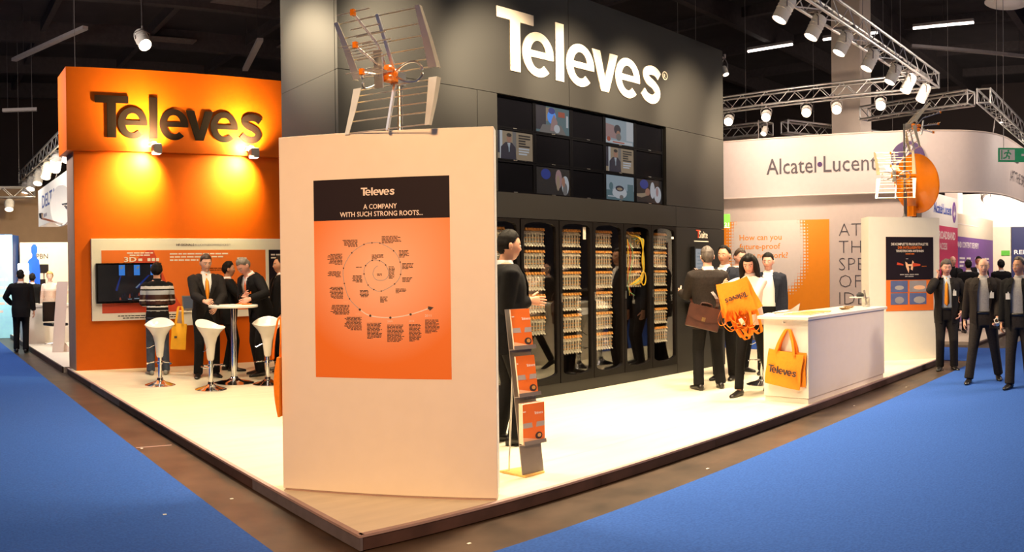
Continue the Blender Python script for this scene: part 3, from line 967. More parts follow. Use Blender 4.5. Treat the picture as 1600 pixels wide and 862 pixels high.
def pic(kind, p, z):
    """flat programme pictures; u 0..1, v 0..1 on a .56 x .31 screen"""
    W, H, X, Z = .560, .310, .024, .017
    F = frame((X, -z, Z), (1, 0, 0))
    lay = [0]

    def P(m, poly):
        lay[0] += 1; k = lay[0] * .0004
        MB().prism([(a * W, b * H) for a, b in poly], k, k + .0003, 0, F).build('screen_picture', m, p)
    bx = lambda a, b, c, d: [(a, b), (c, b), (c, d), (a, d)]
    el = lambda a, b, r, s: arc(a, b, r, 0, 360, 16, s)[:-1]
    if kind == 'news':
        P('scr_warm', bx(0, 0, 1, 1)); P('scr_navy', bx(0, .2, .10, 1)); P('scr_white', bx(.10, 0, .17, 1)); P('scr_grey', bx(.44, .3, .54, 1))
        P('scr_navy', [(.12, 0), (.54, 0), (.52, .44), (.42, .60), (.25, .60), (.13, .42)]); P('scr_white', [(.30, .58), (.38, .58), (.35, .3)]); P('scr_sky', [(.325, .55), (.36, .55), (.36, .28), (.335, .24)])
        P('scr_skin', el(.345, .74, .065, .15)); P('scr_black', el(.345, .86, .068, .07))
        rw = random.Random(2)
        for q in range(8):
            v = .86 - q * .095
            P('scr_black' if q < 5 else 'scr_white', bx(.60, v, .60 + rw.uniform(.18, .33), v + .055))
    elif kind == 'cartoon':
        P('scr_teal', bx(0, 0, 1, 1)); P('scr_navy', bx(0, .1, .3, 1)); P('scr_warm', bx(.30, .45, .55, .95)); P('scr_grey', [(.1, 0), (.9, 0), (.75, .35), (.2, .3)])
        P('scr_blue', el(.47, .62, .13, .26)); P('scr_deep', el(.47, .85, .10, .12)); P('scr_pink', [(.42, .1), (.62, .1), (.64, .45), (.54, .75), (.46, .5)]); P('scr_white', el(.62, .2, .09, .16)); P('scr_red', bx(.66, .66, .86, .86)); P('scr_white', bx(.9, .3, .96, .75))
    elif kind == 'studio':
        P('scr_sky', bx(0, 0, 1, 1)); P('scr_pink', [(0, .25), (.45, .2), (.3, .75), (0, .8)]); P('scr_white', bx(.74, .2, 1, 1)); P('scr_navy', el(.42, .6, .12, .2)); P('scr_skin', el(.45, .42, .07, .14)); P('scr_grey', el(.46, .3, .09, .15))
        P('scr_white', bx(0, .02, .95, .14)); P('scr_red', el(.11, .17, .065, .10)); P('scr_red', bx(.25, .05, .66, .10))
    elif kind == 'concert':
        P('scr_black', bx(0, 0, 1, 1)); P('scr_deep', el(.28, .75, .14, .2)); P('scr_pink', el(.66, .6, .10, .36)); P('scr_warm', el(.64, .45, .05, .30)); P('scr_white', el(.86, .38, .11, .36)); P('scr_grey', el(.85, .22, .07, .25)); P('scr_skin', el(.80, .5, .05, .2))
    elif kind == 'street':
        P('scr_sky', bx(0, .4, 1, 1)); P('scr_teal', bx(0, 0, 1, .4)); P('scr_white', el(.48, .30, .26, .24)); P('scr_navy', el(.48, .48, .15, .12)); P('scr_warm', el(.48, .46, .10, .06)); P('scr_teal', el(.18, .55, .07, .16)); P('scr_teal', bx(.76, .2, .97, .68)); P('scr_grey', el(.54, .12, .07, .10)); P('scr_white', bx(.06, .12, .3, .16))
    elif kind == 'dancer':
        P('scr_black', bx(0, 0, 1, 1)); P('scr_deep', el(.3, .78, .16, .2)); P('scr_warm', [(.0, .35), (.3, .4), (.5, .55), (.5, .35), (.2, .2), (0, .25)]); P('scr_skin', el(.43, .46, .09, .16)); P('scr_white', el(.62, .55, .09, .36)); P('scr_white', el(.82, .38, .14, .36)); P('scr_pink', el(.80, .5, .05, .2))


PICS = {(0, 1): ('cartoon', 'a blue cartoon figure'), (0, 3): ('studio', 'a purple-haired presenter and a red caption dot'), (1, 0): ('news', 'a man in a suit beside black headlines, left one of two'), (1, 3): ('news', 'a man in a suit beside black headlines, right one of two'),
        (2, 1): ('concert', 'a pale singer on a dark stage'), (2, 3): ('street', 'a white car in an open street'), (2, 4): ('dancer', 'a white figure beside an outstretched arm')}
ORD = ('top', 'middle', 'bottom'); ORC = ('first', 'second', 'third', 'fourth', 'fifth')
for r_ in range(3):
    for c_ in range(5):
        on = PICS.get((r_, c_))
        lb = ('wall monitor showing ' + on[1]) if on else f'dark switched-off monitor, {ORC[c_]} along the {ORD[r_]} row of the video wall'
        p = thing('monitor', lb, 'monitor', (5.81 + c_ * PW + .002, TY + .05, 3.49 - (r_ + 1) * PH + .002), 0, 'monitors of the video wall')
        w, h = PW - .004, PH - .004
        b = MB(); b.box(0, 0, 0, w, .10, .016); b.box(0, 0, h - .018, w, .10, h); b.box(0, 0, .016, .023, .10, h - .018); b.box(w - .023, 0, .016, w, .10, h - .018); b.box(.023, .03, .016, w - .023, .10, h - .018)
        b.build('bezel', 'black_gloss', p)
        MB().box(.023, .012, .016, w - .023, .030, h - .018).build('screen', 'screen_off', p)
        MB().box(w / 2 - .028, -.002, .005, w / 2 + .028, 0, .011).build('maker_badge', 'steel', p)
        if on: pic(on[0], p, -.0115)

# ------------------------------------------------------------ equipment racks
def arch(x0, z0, x1, z1, top=.11, bot=.06, n=10):
    cx = (x0 + x1) / 2; hw = (x1 - x0) / 2
    a = [(cx + hw * cos(R(t)), z1 - top + top * max(0, sin(R(t))) ** .42) for t in [180 * i / n for i in range(n + 1)]]
    b = [(cx + hw * cos(R(t)), z0 + bot + bot * min(0, sin(R(t)))) for t in [180 + 180 * i / n for i in range(n + 1)]]
    return a + b


mod = MB()
mod.box(.004, 0, .012, .032, .10, .170, 0); mod.box(.007, -.018, .178, .029, .09, .203, 1); mod.box(.012, -.004, .045, .024, 0, .135, 2)
for z in (.020, .150): mod.tube([(.018, 0, z), (.018, -.026, z - .012)], .009, 6, 0)
mod.tube([(.018, -.012, .185), (.018, -.034, .178)], .008, 6, 1)
for z in (.06, .10): mod.tube([(.018, -.004, z), (.018, -.016, z)], .006, 6, 1)
modme = mod.mesh('amplifier_module', ['module_silver', 'module_gold', 'module_dark'])
raw = (2.03, 1.775, 1.52, 1.262, 1.005, .745)
RACK = [(5.53, 6.115, 6), (6.13, 6.735, 5), (6.745, 7.325, 6), (7.33, 7.915, 6), (7.92, 8.490, 3), (8.49, 9.06, 6)]
for i, (x0, x1, n) in enumerate(RACK):
    lab = ('black equipment rack half hidden behind the white display panel', 'black equipment rack with five rows of modules behind the man in black', 'black equipment rack with six module rows and a paper slip in its top corner',
           'black equipment rack with six module rows and red cables beside them', 'black equipment rack with only three module rows and looping yellow cables', 'last black equipment rack beside the wall, with six narrow module rows')[i]
    k = thing('equipment_rack', lab, 'rack', (x0, TY, .225), 0, 'equipment racks in the black tower')
    w = x1 - x0 - .006; h = 1.905
    c = MB(); c.box(0, .05, 0, .02, .60, h); c.box(w - .02, .05, 0, w, .60, h); c.box(.02, .05, 0, w - .02, .60, .02); c.box(.02, .05, h - .02, w - .02, .60, h); c.box(.02, .56, .02, w - .02, .60, h - .02)
    c.build('casing', 'rack_black', k)
    inner = arch(.042, .075, w - .042, h - .028)
    no = len(inner); outer = []
    cx, cz = w / 2, h / 2
    n4 = (no) // 2
    top = [(w * j / (n4 - 1), h) for j in range(n4)][::-1]; bot = [(w * j / (n4 - 1), 0) for j in range(n4)]
    outer = top[:no // 2] + bot[:no - no // 2]
    inner2 = inner[:]                                      # right-top to left-top, then left-bottom to right-bottom
    d = MB()
    vs = []
    for p_ in outer: vs += [(p_[0], -.012, p_[1]), (p_[0], .035, p_[1])]
    off = len(vs)
    for p_ in inner2: vs += [(p_[0], -.012, p_[1]), (p_[0], .035, p_[1])]
    fs = []
    for j in range(no):
        q = (j + 1) % no
        fs += [(2 * j, 2 * q, off + 2 * q, off + 2 * j), (off + 2 * j, off + 2 * q, off + 2 * q + 1, off + 2 * j + 1), (2 * j + 1, off + 2 * j + 1, off + 2 * q + 1, 2 * q + 1), (2 * j, 2 * j + 1, 2 * q + 1, 2 * q)]
    d.add(vs, fs)
    do = d.build('door', 'rack_black', k)
    gl = MB(); gl.box(.035, .012, .05, w - .035, .016, h - .02); gl.build('glass_pane', 'glass', do)
    MB().box(.012, -.024, .95, .026, -.012, 1.05).build('handle', 'steel', do)
    mx0 = (.14, .165, .165, .165, .20, .205)[i]; nm = 7 if i < 4 else 6; pt = .047 if i < 4 else .049
    for r_ in range(n):
        zt = raw[r_] - .225 - .21
        for z_ in (zt - .012, zt + .224): MB().box(mx0 - .05, .13, z_, mx0 + nm * pt + .03, .15, z_ + .016).build('mounting_rail', 'rack_black', k)
        for j in range(nm):
            if i == 4 and r_ == 0 and j in (1, 3): continue
            o = link('amplifier_module', modme, k, loc=(mx0 + j * pt, .12, zt)); o.scale = (1.1, 1, 1.09)
    if i == 2: MB().box(w - .135, .02, h - .21, w - .085, .024, h - .06).build('paper_slip', 'paper', k)
    if i == 5: MB().box(w - .12, -.016, h - .17, w - .07, -.012, h - .14).build('door_label', 'paper', k)
    if i == 3:
        for q in range(4): MB().tube(catmull([(w - .10 - .012 * q, .2, 1.5), (w - .06, .17, 1.25 - .04 * q), (w - .11 + .01 * q, .16, 1.02), (w - .07, .2, .8)]), .007, 6).build('cable', 'cable_red' if q < 2 else 'cable_yellow', k)
    if i == 4:
        for q in range(5): MB().tube(catmull([(.24 + .04 * q, .10, 1.78 - .03 * q), (.40 + .02 * q, .05, 1.72), (.50 - .012 * q, .06, 1.45), (.47, .07, 1.18 + .02 * q), (.36 - .03 * q, .09, 1.12)]), .006, 6).build('cable', 'cable_yellow' if q != 2 else 'cable_green', k)
        MB().tube([(.47 + .05 * cos(t), .05, 1.20 + .09 * sin(t)) for t in [i_ * .5 for i_ in range(30)]], .008, 6).build('cable_coil', 'cable_yellow', k)
        for q in range(3): MB().tube(catmull([(.20, .10, 1.72), (.18 + .05 * q, .07, 1.5), (.19, .09, 1.3 - .1 * q), (.26 + .05 * q, .12, .98)]), .005, 6).build('cable', ('cable_yellow', 'cable_red', 'cable_green')[q], k)

# ------------------------------------------------------------ the orange wall
OY = 12.20
ow = struct('wall_orange', MB().box(2.395, OY, PZ, 8.2, 12.75, 3.47), 'orange_wall')
fa = struct('wall_fascia', MB().box(2.27, OY - .10, 3.475, 8.2, 12.8, 4.75), 'orange_wall')
struct('wall_end', MB().box(2.385, OY + .004, PZ, 2.395, 12.75, 3.47), 'end_brown')
sg = thing('sign', 'dark brown Televes lettering on the orange fascia', 'sign', (2.715, OY - .10, 3.68))
logo(frame((0, -.004, 0), (1, 0, 0)), .645, .012, 'logo_brown', sg, True)
for x, lb in ((3.62, 'small grey wall lamp under the dark lettering, middle of the orange wall'), (5.26, 'small grey wall lamp at the right end of the dark lettering')):
    lp = thing('wall_lamp', lb, 'lamp', (x, OY - .10, 3.52), 0, 'lamps on the orange wall')
    MB().box(-.04, -.24, -.10, .10, -.10, .05).build('housing', 'fixture', lp, .012)
    MB().box(-.05, -.19, .05, .02, -.02, .085).build('arm', 'fixture', lp)
    MB().box(-.05, -.02, .03, -.01, 0, .10).build('bracket', 'fixture', lp)
    MB().box(-.025, -.225, -.104, .085, -.115, -.10).build('lens', 'bulb_soft', lp)
    MB().box(-.025, -.225, .05, .085, -.115, .053).build('lens', 'bulb_soft', lp)
    gx = x - .16
    spot(x - .02, OY - .33, 3.44, 800, (gx - .02, OY, 3.18), 120, 1, (1, .80, .34), .05)
    spot(x - .02, OY - .30, 3.57, 1200, (x - .10, OY - .08, 3.80), 165, 1, (1, .80, .34), .05)

bd = thing('information_board', 'wide white board with an orange print on the orange wall', 'board', (2.64, OY, .85))
MB().box(0, -.05, 0, 3.7, -.002, 1.272).build('panel', 'white', bd, .004)
F = frame((0, -.05, 0), (1, 0, 0))
pr = MB().box(.16, .115, .0005, 2.93, 1.09, .002, 0, F).build('printed_sheet', 'orange_print', bd)
rp = MB(); rp.prism([(.16, .115), (1.5, .115), (1.2, .6), (1.0, 1.09), (.9, 1.09), (.16, .5)], .0021, .003, 0, F); rp.build('red_area', 'red_print', pr)
text('HF-SIGNALE', frame((1.38, -.0505, 1.155), (1, 0, 0)), height=.036, width=.30, m='text_dark', parent=bd, off=.012)
text('IN LICHTGESCHWINDIGKEIT', frame((1.69, -.0505, 1.155), (1, 0, 0)), height=.034, width=.62, m='grey_print', parent=bd)
text('3D', frame((.52, -.0535, .91), (1, 0, 0)), height=.075, width=.20, m='white_print', parent=pr, off=.02)
b = MB()
lines(b, .52, 1.055, .52, 2, .035, .018, .0031, .004, 'c', 0, F, 1)
lines(b, 1.27, 1.04, 1.02, 3, .050, .022, .0031, .004, 'l', 0, F, 2)
lines(b, .75, .96, .14, 1, .05, .04, .0031, .004, 'l', 0, F, 3)
for x in (.90, .97, 1.04, 2.42, 2.48, 2.54): b.box(x, .915, .0031, x + .05, .965, .004, 0, F)
b.build('small_print', 'white_print', pr)['kind'] = 'stuff'
b = MB()
lines(b, .30, .075, 1.3, 2, .034, .014, .0005, .002, 'c', 0, F, 4)
lines(b, 1.75, .80, .55, 2, .03, .012, .0031, .004, 'r', 0, F, 5)
b.build('small_print', 'logo_brown', bd)['kind'] = 'stuff'
for (x, y) in ((1.66, .62), (1.80, .62), (1.93, .62), (1.80, .45), (1.66, .45)):
    q = MB(); q.lathe([(.034, .004), (.034, .03), (.020, .034), (.0, .034)], 14, 0, F @ Mx.Translation((x, y, 0))); q.build('dial', 'module_dark', bd)
MB().box(1.62, .40, .004, 1.72, .50, .02, 0, F).build('socket_plate', 'white', bd)
b = MB(); b.box(1.67, .505, .003, 1.68, .585, .006, 0, F); b.box(1.69, .455, .003, 1.80, .46, .006, 0, F); b.build('wiring_line', 'white_print', bd)
dp = MB().box(2.99, .2, .0005, 3.5, 1.09, .004, 0, F).build('dark_sheet', 'dark_print', bd)
b = MB(); lines(b, 3.03, 1.02, .3, 2, .05, .025, .0041, .005, 'l', 0, F, 7); b.build('small_print', 'white_print', dp)['kind'] = 'stuff'

tv = thing('television', 'flat black television showing a blue-lit stage on the board', 'television', (2.70, OY - .052, 1.12))
MB().box(0, -.06, 0, 1.05, -.001, .62).build('housing', 'black_gloss', tv, .005)
so = MB().box(.025, -.0625, .03, 1.025, -.060, .595).build('screen', 'scr_black', tv)
F2 = frame((0, -.0625, 0), (1, 0, 0))
PT = lambda m, poly, k=1: MB().prism(poly, k * .0004, k * .0004 + .0005, 0, F2).build('screen_picture', m, so)
for x in (.36, .60, .87): PT('scr_blue', [(x, .43), (x + .095, .43), (x + .095, .59), (x, .59)])
for x in (.38, .64, .90): PT('scr_sky', [(x, .52), (x + .04, .54), (x + .05, .57), (x + .01, .57)], 3)
for pl_ in ([(.62, .24), (.65, .22), (.86, .43), (.83, .43)], [(.66, .26), (.70, .24), (.84, .17), (.82, .15)], [(.30, .20), (.33, .19), (.40, .43), (.38, .43)]): PT('scr_deep', pl_)
PT('scr_sky', [(.62, .24), (.64, .23), (.70, .29), (.69, .30)], 3)
for q in range(14):
    x, z = .36 + .038 * q, .05 + .03 * ((q * 7) % 3)
    PT('scr_navy' if q % 4 else 'scr_red', [(x, z), (x + .03, z), (x + .022, z + .04 + .015 * ((q * 5) % 3)), (x + .006, z + .04)])
PT('scr_sky', [(.50, .055), (.56, .055), (.56, .067), (.50, .067)], 3)
PT('scr_sky', [(.60, .06), (.68, .06), (.68, .075), (.60, .075)], 3)

sh = thing('shelf', 'white box shelf under the board carrying the laptop', 'shelf', (4.02, OY - .05, .96))
MB().box(0, -.30, -.20, .62, 0, .0).build('box', 'white', sh, .004)
MB().box(-.01, -.32, 0, .63, -.001, .02).build('top_board', 'white', sh, .003)
lt = thing('laptop', 'open laptop on the white box shelf, screen facing out', 'laptop', (4.10, OY - .20, .98))
MB().box(0, -.12, 0, .34, .10, .018).build('base', 'stand_grey', lt, .003)
MB().box(.02, -.10, .018, .32, .02, .020).build('keyboard', 'black', lt)
lid = MB(); Tl = Mx.Translation((0, .10, .018)) @ Mx.Rotation(R(-12), 4, 'X'); lid.box(0, 0, 0, .34, .012, .22, 0, Tl)
lo = lid.build('lid', 'stand_grey', lt)
MB().box(.015, -.002, .015, .325, 0, .205, 0, Tl).build('screen', 'scr_grey', lo)
ph = thing('leaflet_holder', 'small red leaflet rack at the end of the white shelf', 'leaflets', (4.56, OY - .20, .98))
MB().prism([(0, 0), (.12, 0), (.12, .02), (.03, .10)], -.05, .05, 0, Mx(((1, 0, 0, 0), (0, 0, 1, 0), (0, 1, 0, 0), (0, 0, 0, 1)))).build('stand', 'steel', ph)
MB().box(.02, -.06, .04, .09, .0, .075).build('leaflet', 'red_print', ph)


# ------------------------------------------------------------ white display panel in front, with its poster
KA, KB = V((2.37, 4.93, PZ)), V((3.37, 3.885, PZ))
KR = (KB - KA).normalized()
KF = frame((0, 0, 0), KR)
KL = (KB - KA).length
kio = thing('display_kiosk', 'tall white display panel with the orange timeline poster at the platform corner', 'display panel', KA)
MB().box(0, .014, -.15, KL, 2.39, 0, 0, KF).build('body', 'white', kio, .004)
MB().box(.012, 0, -.14, KL - .012, .014, -.012, 0, KF).build('base_strip', 'edge_metal', kio)
PM = bpy.data.materials.new('poster_orange'); PM.use_nodes = True
nt = PM.node_tree; tc = nt.nodes.new('ShaderNodeTexCoord'); gr = nt.nodes.new('ShaderNodeTexGradient'); gr.gradient_type = 'SPHERICAL'
mp = nt.nodes.new('ShaderNodeMapping'); mp.inputs['Scale'].default_value = (1.7, 1.7, 1.7)
cr = nt.nodes.new('ShaderNodeValToRGB')
cr.color_ramp.elements[0].color = (.82, .19, .014, 1); cr.color_ramp.elements[1].color = (.95, .52, .34, 1); cr.color_ramp.elements[1].position = .85
nt.links.new(tc.outputs['Object'], mp.inputs[0]); nt.links.new(mp.outputs[0], gr.inputs[0]); nt.links.new(gr.outputs['Fac'], cr.inputs[0])
nt.links.new(cr.outputs[0], nt.nodes['Principled BSDF'].inputs['Base Color']); nt.nodes['Principled BSDF'].inputs['Roughness'].default_value = .45
M['poster_orange'] = PM
pc = KF @ V((.695, 1.453, 0))
KP = KF.to_3x3().to_4x4()                                   # poster axes about the spiral's centre


def kp(x, y): return (x - .695, y - 1.453)


a, b_ = kp(.245, .775), kp(1.158, 1.815)
po = MB().box(a[0], a[1], .0005, b_[0], b_[1], .003, 0, KP).build('poster', 'poster_orange', kio, loc=pc)
a, b_ = kp(.245, 1.815), kp(1.158, 2.085)
MB().box(a[0], a[1], .0005, b_[0], b_[1], .0032, 0, KP).build('poster_header', 'dark_print', po)
logo(KP @ Mx.Translation((*kp(.572, 1.972), .0033)), .052, .001, 'white_print', po)
text('A COMPANY', KP @ Mx.Translation((*kp(.70, 1.884), .0033)), height=.033, width=.225, m='white_print', parent=po, align='CENTER', off=.012, depth=.001)
text('WITH SUCH STRONG ROOTS...', KP @ Mx.Translation((*kp(.705, 1.836), .0033)), height=.033, width=.555, m='white_print', parent=po, align='CENTER', off=.012, depth=.001)
zc = lambda u, v: ((u - 500) * .2089 * .0043, -(v - 335) * .2089 * .00416)
SP = [(530, 268), (505, 290), (495, 330), (510, 365), (545, 378), (590, 368), (612, 325), (590, 262), (545, 230), (490, 226), (440, 265), (427, 328), (457, 412), (500, 446), (555, 458), (655, 405), (700, 335), (698, 242), (650, 157), (550, 98), (490, 94), (430, 105), (337, 167), (272, 282), (277, 398), (315, 515), (392, 597), (470, 643), (620, 657), (770, 633), (905, 588)]
SP = [(u - 48, v) for u, v in SP]
b = MB(); stroke2(b, catmull([zc(*p) for p in SP[:27]], 5), .0045, .0032, .004, 0, KP); b.build('timeline_spiral', 'grey_print', po)
b = MB(); stroke2(b, catmull([zc(*p) for p in SP[26:]], 5), .007, .0032, .004, 0, KP); b.build('timeline_spiral', 'white_print', po)
b = MB()
for p in SP[7:]:
    q = zc(*p); b.prism(arc(q[0], q[1], .005 if p[1] < 580 else .008, 0, 360, 10)[:-1], .0041, .0048, 0, KP)
q = zc(915 - 48, 586); b.prism([(q[0] - .016, q[1] + .012), (q[0] + .022, q[1] + .004), (q[0] - .004, q[1] - .018)], .0041, .005, 0, KP)
b.build('timeline_dots', 'text_dark', po)['kind'] = 'stuff'
b = MB()
for i, (u, v, w, n, al) in enumerate(((265, 68, 115, 6, 'r'), (563, 46, 145, 6, 'l'), (690, 155, 75, 6, 'l'), (712, 252, 85, 5, 'l'), (712, 357, 78, 4, 'l'), (662, 440, 85, 4, 'l'), (545, 500, 60, 5, 'l'), (390, 450, 75, 6, 'c'), (325, 338, 88, 6, 'r'), (340, 274, 70, 1, 'r'), (487, 183, 100, 4, 'l'), (612, 274, 48, 10, 'l'),
                                  (148, 173, 115, 9, 'r'), (148, 306, 102, 5, 'r'), (160, 424, 106, 10, 'r'), (165, 562, 148, 8, 'r'), (272, 652, 132, 11, 'r'), (445, 697, 115, 13, 'l'), (595, 710, 130, 14, 'l'), (757, 705, 95, 14, 'l'), (875, 673, 110, 11, 'l'), (520, 327, 46, 2, 'c'))):
    x, y = zc(u - 48, v); lines(b, x, y, w * .2089 * .0043, n, .0082, .0048, .0034, .0042, al, 0, KP, 20 + i)
b.build('small_print', 'text_dark', po)['kind'] = 'stuff'
for t_, u, v, hh in (('2011', 875, 652, .017), ('2010', 757, 690, .013), ('2009', 597, 692, .013), ('2008', 447, 690, .012), ('2007', 268, 546, .012), ('2005', 358, 636, .012)):
    text(t_, KP @ Mx.Translation((*zc(u - 48, v), .0034)), height=hh, m='white_print' if hh > .0125 else 'pale_print', parent=po, depth=.0008, name='year')


# ------------------------------------------------------------ television antennas
def antenna(label, loc, az, tilt=14, mast=.4, foot=0):
    a = thing('antenna', label, 'antenna', loc, -R(az), 'antennas of the stand')
    MB().tube([(0, -.05, -mast), (0, -.05, .05)], .017, 12).build('mast', 'steel', a)
    tl = Mx.Rotation(R(tilt), 4, 'X')
    w = .31
    up = [(.03, .0), (.075, .025), (.14, .062), (.205, .100), (.27, .140), (.35, .195)]
    for sg_, hs in ((1, up), (-1, [(.05, .0), (.09, .014), (.135, .032), (.20, .060), (.265, .088), (.345, .125)])):
        ro = None
        z0, z1 = hs[0][0] - .01, hs[-1][0] + .008; y1 = hs[-1][1]
        for sx in (-1, 1):
            x = sx * w
            rf = MB()                                       # L-shaped plate: a side web and a flange that faces forward
            L_ = lambda z, y, d, fl: [tl @ V((x - sx * fl, y, sg_ * z)), tl @ V((x - sx * fl, y + .005, sg_ * z)), tl @ V((x + sx * .006, y + .005, sg_ * z)), tl @ V((x + sx * .006, y - d, sg_ * z)), tl @ V((x, y - d, sg_ * z)), tl @ V((x, y, sg_ * z))]
            rf.loft([L_(z0, .020, .052, .055), L_((z0 + z1) / 2, .020 + (y1 + .002) * .46, .042, .042), L_(z1, y1 + .022, .028, .026)], smooth=False)
            p_ = rf.build('reflector', 'alu_warm', a)
            ro = ro or p_
        MB().bars(tl @ V((0, .0, sg_ * .02)), tl @ V((0, hs[-1][1] + .004, sg_ * (hs[-1][0] + .012))), .022, .016).build('centre_rib', 'alu', ro)
        for z, y in hs: MB().tube([tl @ V((-w, y, sg_ * z)), tl @ V((w, y, sg_ * z))], .0042, 6).build('rod', 'alu_warm', ro)
    hub = MB(); hub.ball(tl @ V((0, .06, .01)), (.048, .05, .048), 7); hub.box(-.036, .03, -.04, .036, .11, .04, 0, tl)
    for q in (-1, 1):
        for zz in (-1, 1): hub.lathe([(.022, 0), (.026, .02), (.018, .05), (.0, .052)], 10, 0, tl @ Mx.Translation((q * .034, .12, zz * .03)) @ Mx.Rotation(R(-90), 4, 'X'))
    hub.build('dipole_box', 'orange_plastic', a)
    MB().box(-.03, .20, -.10, .03, .215, .13, 0, tl).build('bracket', 'alu', a)
    for nm, p1, nd in (('main', (0, .46, .12), 6), ('upper', (0, .47, .31), 5), ('lower', (0, .40, -.03), 4)):
        p0 = V((0, .09, .01)); p1 = V(p1)
        mid = V((0, .20, p1.z * .55)) if nm != 'main' else (p0 + p1) / 2
        bo = MB().tube([tl @ p0, tl @ mid, tl @ p1], .008, 8).build('boom', 'alu', a)
        for q in range(nd):
            p = tl @ mid.lerp(p1, (q + .3) / (nd - .7)); l = .105 + .012 * (q == nd - 1)
            MB().tube([p + V((-l, 0, .008)), p + V((l, 0, .008))], .0038, 6).build('director', 'alu_warm', bo)
        e = tl @ p1
        MB().box(e.x - .012, e.y - .014, e.z - .014, e.x + .012, e.y + .014, e.z + .022).build('end_clip', 'orange_plastic', bo)
    for sx in (-1, 1):
        for zz in (-1, 1):
            pts = catmull([(sx * .05, .07, zz * .02), (sx * .12, .08, zz * .055), (sx * .19, .07, zz * .06), (sx * .225, .05, zz * .025), (sx * .22, .045, zz * .012)], 4)
            MB().tube([tl @ V(p) for p in pts], .0075, 7).build('dipole_loop', 'steel', a)
    MB().box(-.03, -.08, -.05, .03, .02, .03).build('clamp', 'steel', a)
    return a


ant = antenna('silver television antenna with an orange hub on top of the poster panel', (2.935, 4.345, 2.825), -115, -3, .35)

# ------------------------------------------------------------ cloth bags
def bag(label, T, w, h, th, print_=None, parent=None, handles='up', group=None, m='orange_bag', flip=False, sag=.0, name='tote_bag'):
    o = thing(name, label, 'bag', T.translation, 0, group)
    L = T.to_3x3().to_4x4()
    b = MB(); n = 9; rings = []
    for j in range(9):
        v = j / 8; r = []
        zt = th * (.35 + .65 * sin(pi * min(v * .9 + .06, 1)))
        for i in range(n):
            u = i / (n - 1); r.append(V(((u - .5) * w * (1 + .015 * sin(v * 9)), v * h, zt * (.45 + .55 * sin(pi * u)) + .004 * sin(u * 11 + v * 5))))
        for i in range(n):
            u = 1 - i / (n - 1); r.append(V(((u - .5) * w * (1 + .015 * sin(v * 9)), v * h, .003 * sin(u * 7 + v * 4))))
        rings.append(r[::-1])
    b.loft(rings, 0, L)
    b.build('cloth', m, o)
    if handles:
        for dz in (.25, .85):
            p = catmull([(-w * .26, h * .96, th * dz), (-w * .20, h * 1.25, th * dz), (-.03, h * 1.60, th * dz * .8), (0, h * 1.66, th * dz * .7), (.03, h * 1.60, th * dz * .8), (w * .20, h * 1.25, th * dz), (w * .26, h * .96, th * dz)], 4)
            s_ = MB(); s_.loft([[L @ V((q[0] + dx, q[1], q[2] + dz_)) for dx, dz_ in ((-.016, -.0025), (.016, -.0025), (.016, .0025), (-.016, .0025))][::-1] for q in p], smooth=False)
            s_.build('handle', m, o)
    if print_:
        sz = print_
        Tl = L @ Mx.Translation((0, h * .47, th * 1.0 + .003))
        if flip: Tl = Tl @ Mx.Rotation(pi, 4, 'Z')
        logo(Tl @ Mx.Translation((-2.19 * sz, -sz * .5, 0)), sz, .003, 'text_dark', o)
    return o


# the white counter and the bags on its end
dk = thing('reception_counter', 'white reception counter with a bag hung on its near end', 'counter', (7.68, 3.89, PZ))
MB().box(.012, .012, 0, 2.208, .54, .055).build('plinth', 'white', dk)
MB().box(0, 0, .06, 2.22, .55, .905).build('body', 'white', dk, .003)
MB().box(-.05, -.028, .905, 2.27, .60, .94).build('worktop', 'white_gloss', dk, .004)
DF = frame((7.678, 4.44, PZ), (0, -1, 0))
MB().tube([DF @ V((.27, .87, .0)) - V((7.68, 3.89, PZ)), DF @ V((.27, .87, .04)) - V((7.68, 3.89, PZ)), DF @ V((.27, .89, .045)) - V((7.68, 3.89, PZ))], .006, 6).build('hook', 'steel', dk)
bag('front orange cloth bag with dark lettering hung on the counter end', DF @ Mx.Translation((.25, .18, .035)) @ Mx.Rotation(R(-8), 4, 'Z'), .43, .38, .04, .080, group='orange cloth bags')
bag('plain orange cloth bag half hidden behind the lettered bag on the counter end', DF @ Mx.Translation((.30, .19, .006)) @ Mx.Rotation(R(-2), 4, 'Z'), .44, .37, .028, None, group='orange cloth bags')
# a thick bundle hung on the far-left end of the display panel
KE = frame(KA + KF.to_3x3() @ V((-.004, 0, -.075)), -V(KF.to_3x3() @ V((0, 0, -1))))
bag('bundle of orange cloth bags hanging on the left edge of the poster panel', KE @ Mx.Translation((-.06, .50, .002)), .34, .40, .085, None, group='orange cloth bags')

for i, (x, y, rz, lab) in enumerate(((7.90, 4.10, 8, 'open orange brochure at the bag end of the counter top'), (8.22, 4.16, -14, 'orange brochure lying second along the counter top'), (8.55, 4.20, 20, 'thin orange leaflet lying near the middle of the counter top'))):
    br = thing('brochure', lab, 'brochure', (x, y, 1.031), R(rz), 'brochures on the counter')
    MB().box(-.11, -.15, 0, .11, .15, .012 if i < 2 else .004).build('pages', 'paper', br)
    MB().box(-.112, -.152, .012 if i < 2 else .004, .112, .152, .014 if i < 2 else .006).build('cover', 'orange_print', br)
for i, (x, y) in enumerate(((9.15, 4.12), (9.5, 4.22))):
    c = thing('card_tray', ('low tan tray of cards on the far half of the counter', 'small brass dish near the far end of the counter')[i], 'tray', (x, y, 1.031))
    MB().lathe([(.05, 0), (.085, .018), (.08, .018), (.045, .006), (0, .006)], 18, 0, None, 1.3, .8).build('dish', 'brass', c)
pn = thing('pen_stand', 'dark upright pen leaning from a stand on the far end of the counter', 'pen stand', (9.80, 4.10, 1.031))
